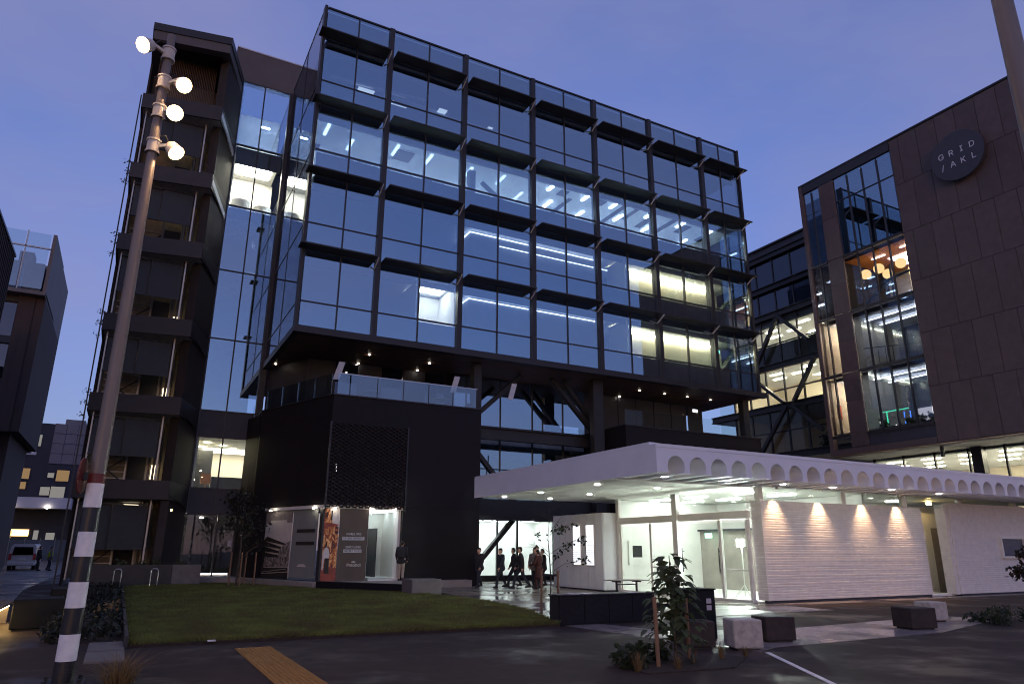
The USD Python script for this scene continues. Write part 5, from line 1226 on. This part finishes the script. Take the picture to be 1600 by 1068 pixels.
# terrace tables
for i, (x, l) in enumerate(((10.2, 'round terrace table behind the glass balustrade, left of two'), (13.9, 'round terrace table behind the glass balustrade, right of two'))):
    t = thing('terrace_table', l, 'table', (x, 34.0, Z8))
    part(t, 'table_top', cyl(x, 34.0, Z8 + .72, Z8 + .75, .5, 24), 'cloth_pale', smooth=40)
    part(t, 'leg', cyl(x, 34.0, Z8 + .03, Z8 + .719, .035, 10), 'dark_steel')
    part(t, 'base', cyl(x, 34.0, Z8 + .0, Z8 + .03, .25, 18), 'dark_steel')

# ================================================================ VAN
van = thing('parked_van', 'silver van seen from behind, parked at the left street end', 'van', (-7.6, 78, 0))
def van_body():
    sec = [(-.86, .35), (-.90, .6), (-.90, 1.05), (-.80, 1.75), (-.66, 1.93), (.66, 1.93), (.80, 1.75), (.90, 1.05), (.90, .6), (.86, .35)]
    m = trimesh.creation.extrude_polygon(Polygon(sec), 4.4, engine='earcut')
    m.apply_transform(np.array([[1, 0, 0, -7.6], [0, 0, -1, 82.0], [0, 1, 0, 0], [0, 0, 0, 1.0]]))
    v = m.vertices
    f = v[:, 1] < 77.65
    v[f, 1] += np.clip((v[f, 2] - 1.0) * .18, 0, .3)
    return m
part(van, 'body', van_body(), 'van_paint', smooth=25)
part(van, 'rear_window', prism([(-.68, 1.12), (.68, 1.12), (.6, 1.70), (-.6, 1.70)], 0, .02).apply_transform(np.array([[1, 0, 0, -7.6], [0, .18, -1, 77.59 - .2], [0, 1, 0, 0], [0, 0, 0, 1.0]])), 'van_glass')
part(van, 'bumper', chamfer_box(-8.48, -6.72, 77.42, 77.6, .32, .58, .05), 'van_paint')
part(van, 'number_plate', bx(-7.87, -7.33, 77.55, 77.59, .74, .88), 'plate')
for s in (-1, 1):
    part(van, 'tail_light', bx(-7.6 + s * .78 - .09, -7.6 + s * .78 + .09, 77.55, 77.66, .75, 1.2), 'tail_red')
    part(van, 'side_window', bx(-7.6 + s * .86 - .02, -7.6 + s * .86 + .02, 78.4, 80.6, 1.15, 1.65), 'van_glass')
    for y in (78.4, 81.2):
        w = part(van, 'wheel', disc_along((-7.6 + s * .78, y, .33), (1, 0, 0), .33, .22, 24), 'tyre', smooth=40)
        part(w, 'rim', disc_along((-7.6 + s * .80, y, .33), (1, 0, 0), .2, .2, 18), 'galvanised')

stage.GetPrimAtPath(van).GetAttribute('xformOp:translate').Set(Gf.Vec3d(-6.45, 67.6, 0))

# ================================================================ PEOPLE
def sph(p, r, n=14):
    return m3.Manifold.sphere(r, n).translate([float(c) for c in p])
def bone(a, ra, b, rb):
    return m3.Manifold.batch_hull([sph(a, ra), sph(b, rb)])
def smooth_mesh(man, edge=.03, it=6):
    man = man.refine_to_length(edge)
    m = man.to_mesh()
    t = trimesh.Trimesh(m.vert_properties[:, :3], m.tri_verts, process=True)
    trimesh.smoothing.filter_taubin(t, iterations=it)
    return t
def person(label, x, y, heading, h=1.75, stride=.0, arms=(.0, .0), bend=(0.25, 0.25), coat='cloth_dark', legs='cloth_navy', z=0.0, lean=.03, long_coat=False, hivis=False, bag=False, hair='hair_dark', turn=0.0):
    """A standing or walking figure. Local +x is forward, +y its left; heading in degrees."""
    t = thing('person', label, 'person', (x, y, z), rotz=heading)
    k = h / 1.75
    J = {}
    J['pelvis'] = np.array([0, 0, .93]); J['chest'] = np.array([lean, 0, 1.28]); J['neck'] = np.array([lean * 1.4, 0, 1.46]); J['head'] = np.array([lean * 1.6 + .02, 0, 1.62])
    leg, arm = {}, {}
    for i, s in enumerate((1, -1)):
        st = stride * s
        hip = np.array([0, .09 * s, .90]); foot = np.array([st * .42, .09 * s, .075 + (.06 if st < 0 else 0)])
        knee = (hip + foot) / 2 + np.array([.05 + .05 * abs(st), 0, .03])
        toe = foot + np.array([.17, .02 * s, -.035 if st >= 0 else -.06])
        leg[s] = (hip, knee, foot, toe)
        shd = np.array([lean, .185 * s, 1.41]); a = arms[i]
        el = shd + np.array([-.27 * math.sin(-a) , .06 * s, -.29 * math.cos(a)]); f_ = a + bend[i]
        wr = el + np.array([.25 * math.sin(f_), -.01 * s, -.25 * math.cos(f_)])
        arm[s] = (shd, el, wr)
    P = lambda v: np.array(v) * k
    man = m3.Manifold()
    man += m3.Manifold.batch_hull([sph(P(J['pelvis'] + [0, .07, 0]), .115 * k), sph(P(J['pelvis'] + [0, -.07, 0]), .115 * k), sph(P([lean * .5, 0, 1.1]), .115 * k)])
    man += m3.Manifold.batch_hull([sph(P([lean * .5, 0, 1.1]), .115 * k), sph(P(J['chest'] + [0, .09, .02]), .11 * k), sph(P(J['chest'] + [0, -.09, .02]), .11 * k), sph(P(J['neck'] - [0, 0, .04]), .06 * k)])
    man += bone(P(J['neck'] - [0, 0, .03]), .055 * k, P(J['head'] - [.01, 0, .05]), .052 * k)
    ct, sn = math.cos(turn), math.sin(turn)
    hd_ = lambda a, b, c: P(J['head'] + [a * ct - b * sn, a * sn + b * ct, c])
    man += m3.Manifold.batch_hull([sph(hd_(-.01, 0, .035), .092 * k), sph(hd_(.03, 0, -.05), .062 * k), sph(hd_(.05, 0, -.085), .035 * k)])
    man += bone(hd_(.085, 0, .01), .012 * k, hd_(.108, 0, -.025), .014 * k)                 # nose
    for s in (1, -1):
        man += bone(hd_(-.005, .088 * s, .015), .018 * k, hd_(-.01, .09 * s, -.02), .012 * k)   # ears
        hip, knee, foot, toe = leg[s]
        man += bone(P(hip), .09 * k, P(knee), .058 * k) + bone(P(knee), .056 * k, P(foot), .038 * k) + bone(P(foot - [.04, 0, .03]), .036 * k, P(toe), .028 * k)
        shd, el, wr = arm[s]
        man += bone(P([lean, .1 * s, 1.4]), .07 * k, P(shd), .06 * k) + bone(P(shd), .055 * k, P(el), .042 * k) + bone(P(el), .041 * k, P(wr), .028 * k)
        d = wr - el; d = d / np.linalg.norm(d); sd = np.array([d[2], 0, -d[0]])
        pal = wr + d * .085
        man += m3.Manifold.batch_hull([sph(P(wr + d * .02), .022 * k), sph(P(pal + sd * .025), .017 * k), sph(P(pal - sd * .025), .017 * k)])
        for q in range(4):
            b0 = pal + sd * (.028 - .018 * q); L = (.068, .078, .072, .056)[q]; cv = np.array([0, -s, 0.0])
            b1 = b0 + d * L * .5 + cv * .008; b2 = b1 + d * L * .4 + cv * .022
            man += bone(P(b0), .0095 * k, P(b1), .009 * k) + bone(P(b1), .009 * k, P(b2), .008 * k)
        th0 = wr + d * .03 + sd * .02; th1 = th0 + d * .035 + sd * .028; man += bone(P(th0), .013 * k, P(th1), .011 * k) + bone(P(th1), .011 * k, P(th1 + d * .03), .009 * k)
    part(t, 'body', smooth_mesh(man), 'skin', smooth=True, local=True)
    g = .022
    coatm = m3.Manifold.batch_hull([sph(P([lean * .5, 0, 1.1]), (.125 + g) * k), sph(P(J['chest'] + [0, .1, .03]), (.115 + g) * k), sph(P(J['chest'] + [0, -.1, .03]), (.115 + g) * k), sph(P(J['neck'] - [0, 0, .06]), (.055 + g) * k)])
    low = .55 if long_coat else .86
    coatm += m3.Manifold.batch_hull([sph(P([lean * .5, 0, 1.1]), (.125 + g) * k), sph(P([0, .09, low]), (.115 + g) * k), sph(P([0, -.09, low]), (.115 + g) * k)])
    for s in (1, -1):
        shd, el, wr = arm[s]
        coatm += bone(P([lean, .1 * s, 1.4]), (.075 + g) * k, P(shd), (.062 + g) * k) + bone(P(shd), (.06 + g) * k, P(el), (.048 + g) * k) + bone(P(el), (.047 + g) * k, P(wr - (wr - el) * .06), (.034 + g) * k)
    coatm += m3.Manifold.batch_hull([sph(P(J['neck'] + [-.03, .04, -.01]), .05 * k), sph(P(J['neck'] + [-.03, -.04, -.01]), .05 * k), sph(P(J['neck'] + [.04, 0, -.06]), .04 * k)])
    part(t, 'jacket', smooth_mesh(coatm), coat, smooth=True, local=True)
    if hivis:
        vest = m3.Manifold.batch_hull([sph(P([lean * .5, 0, 1.02]), (.16 + g) * k), sph(P(J['chest'] + [0, .1, .03]), (.125 + g) * k), sph(P(J['chest'] + [0, -.1, .03]), (.125 + g) * k), sph(P([0, 0, .95]), .17 * k)])
        part(t, 'vest', smooth_mesh(vest), 'cloth_hivis', smooth=True, local=True)
    tm = m3.Manifold()
    tm += m3.Manifold.batch_hull([sph(P(J['pelvis'] + [0, .08, 0]), (.115 + .012) * k), sph(P(J['pelvis'] + [0, -.08, 0]), (.115 + .012) * k)])
    shoes = m3.Manifold()
    for s in (1, -1):
        hip, knee, foot, toe = leg[s]
        tm += bone(P(hip), .105 * k, P(knee), .074 * k) + bone(P(knee), .073 * k, P(foot + [0, 0, .02]), .056 * k)
        shoes += m3.Manifold.batch_hull([sph(P(foot - [.045, 0, .03]), .045 * k), sph(P(foot + [.01, 0, .01]), .045 * k), sph(P(toe), .037 * k)])
    part(t, 'trousers', smooth_mesh(tm), legs, smooth=True, local=True)
    part(t, 'shoes', smooth_mesh(shoes), 'shoe', smooth=True, local=True)
    hm = m3.Manifold.batch_hull([sph(hd_(-.02, 0, .05), .094 * k), sph(hd_(-.045, 0, -.01), .07 * k), sph(hd_(.035, 0, .085), .05 * k)])
    part(t, 'hair', smooth_mesh(hm), hair, smooth=True, local=True)
    if bag:
        part(t, 'backpack', chamfer_box(-.30 * k, -.12 * k, -.15 * k, .15 * k, 1.0 * k, 1.42 * k, .05), 'cloth_dark', local=True)
    return t
person('person in dark clothes half hidden by the black block corner, walking', 14.55, 30.2, 205, 1.74, .55, (.3, -.25), coat='cloth_dark')
person('person in a dark jacket walking left behind the diagonal brace', 15.45, 29.8, 185, 1.72, .75, (.3, -.2), coat='cloth_navy')
person('person striding left in a dark hooded coat, nearest to the camera', 16.05, 29.0, 150, 1.78, -.85, (-.25, .3), coat='cloth_dark')
person('person in black walking just behind the striding hooded figure', 16.35, 30.2, 150, 1.74, .7, (.25, -.3), coat='cloth_dark')
person('person in a long maroon coat facing the group by the cabin', 16.55, 28.3, 120, 1.66, .2, (.3, .1), (.9, .7), coat='cloth_maroon', legs='cloth_maroon', long_coat=True)
person('person in a grey patterned top standing at the cabin corner', 16.62, 28.75, 230, 1.76, .25, (.15, .0), (.5, .3), coat='cloth_grey')
person('taller person with bare-looking pale collar behind the maroon coat', 17.25, 29.6, 200, 1.84, .2, (.1, .0), coat='cloth_pale')
person('person in black at the right side of the group, mostly behind the cabin', 17.75, 29.9, 170, 1.7, .3, (.1, .1), coat='cloth_dark')
person('person in a black coat and pale trousers by the lit shop window', 11.35, 31.75, 60, 1.72, .1, (.1, .05), (.6, .5), coat='cloth_dark', legs='cloth_pale', z=.30, bag=True)
person('worker in a black jacket and yellow vest hem beside the van', -5.2, 64.6, 20, 1.78, .3, (.1, .1), coat='cloth_dark', hivis=False, legs='cloth_dark')
person('worker in a bright yellow vest behind the silver van', -4.5, 65.0, 10, 1.74, .2, (.1, .1), coat='cloth_grey', hivis=True)
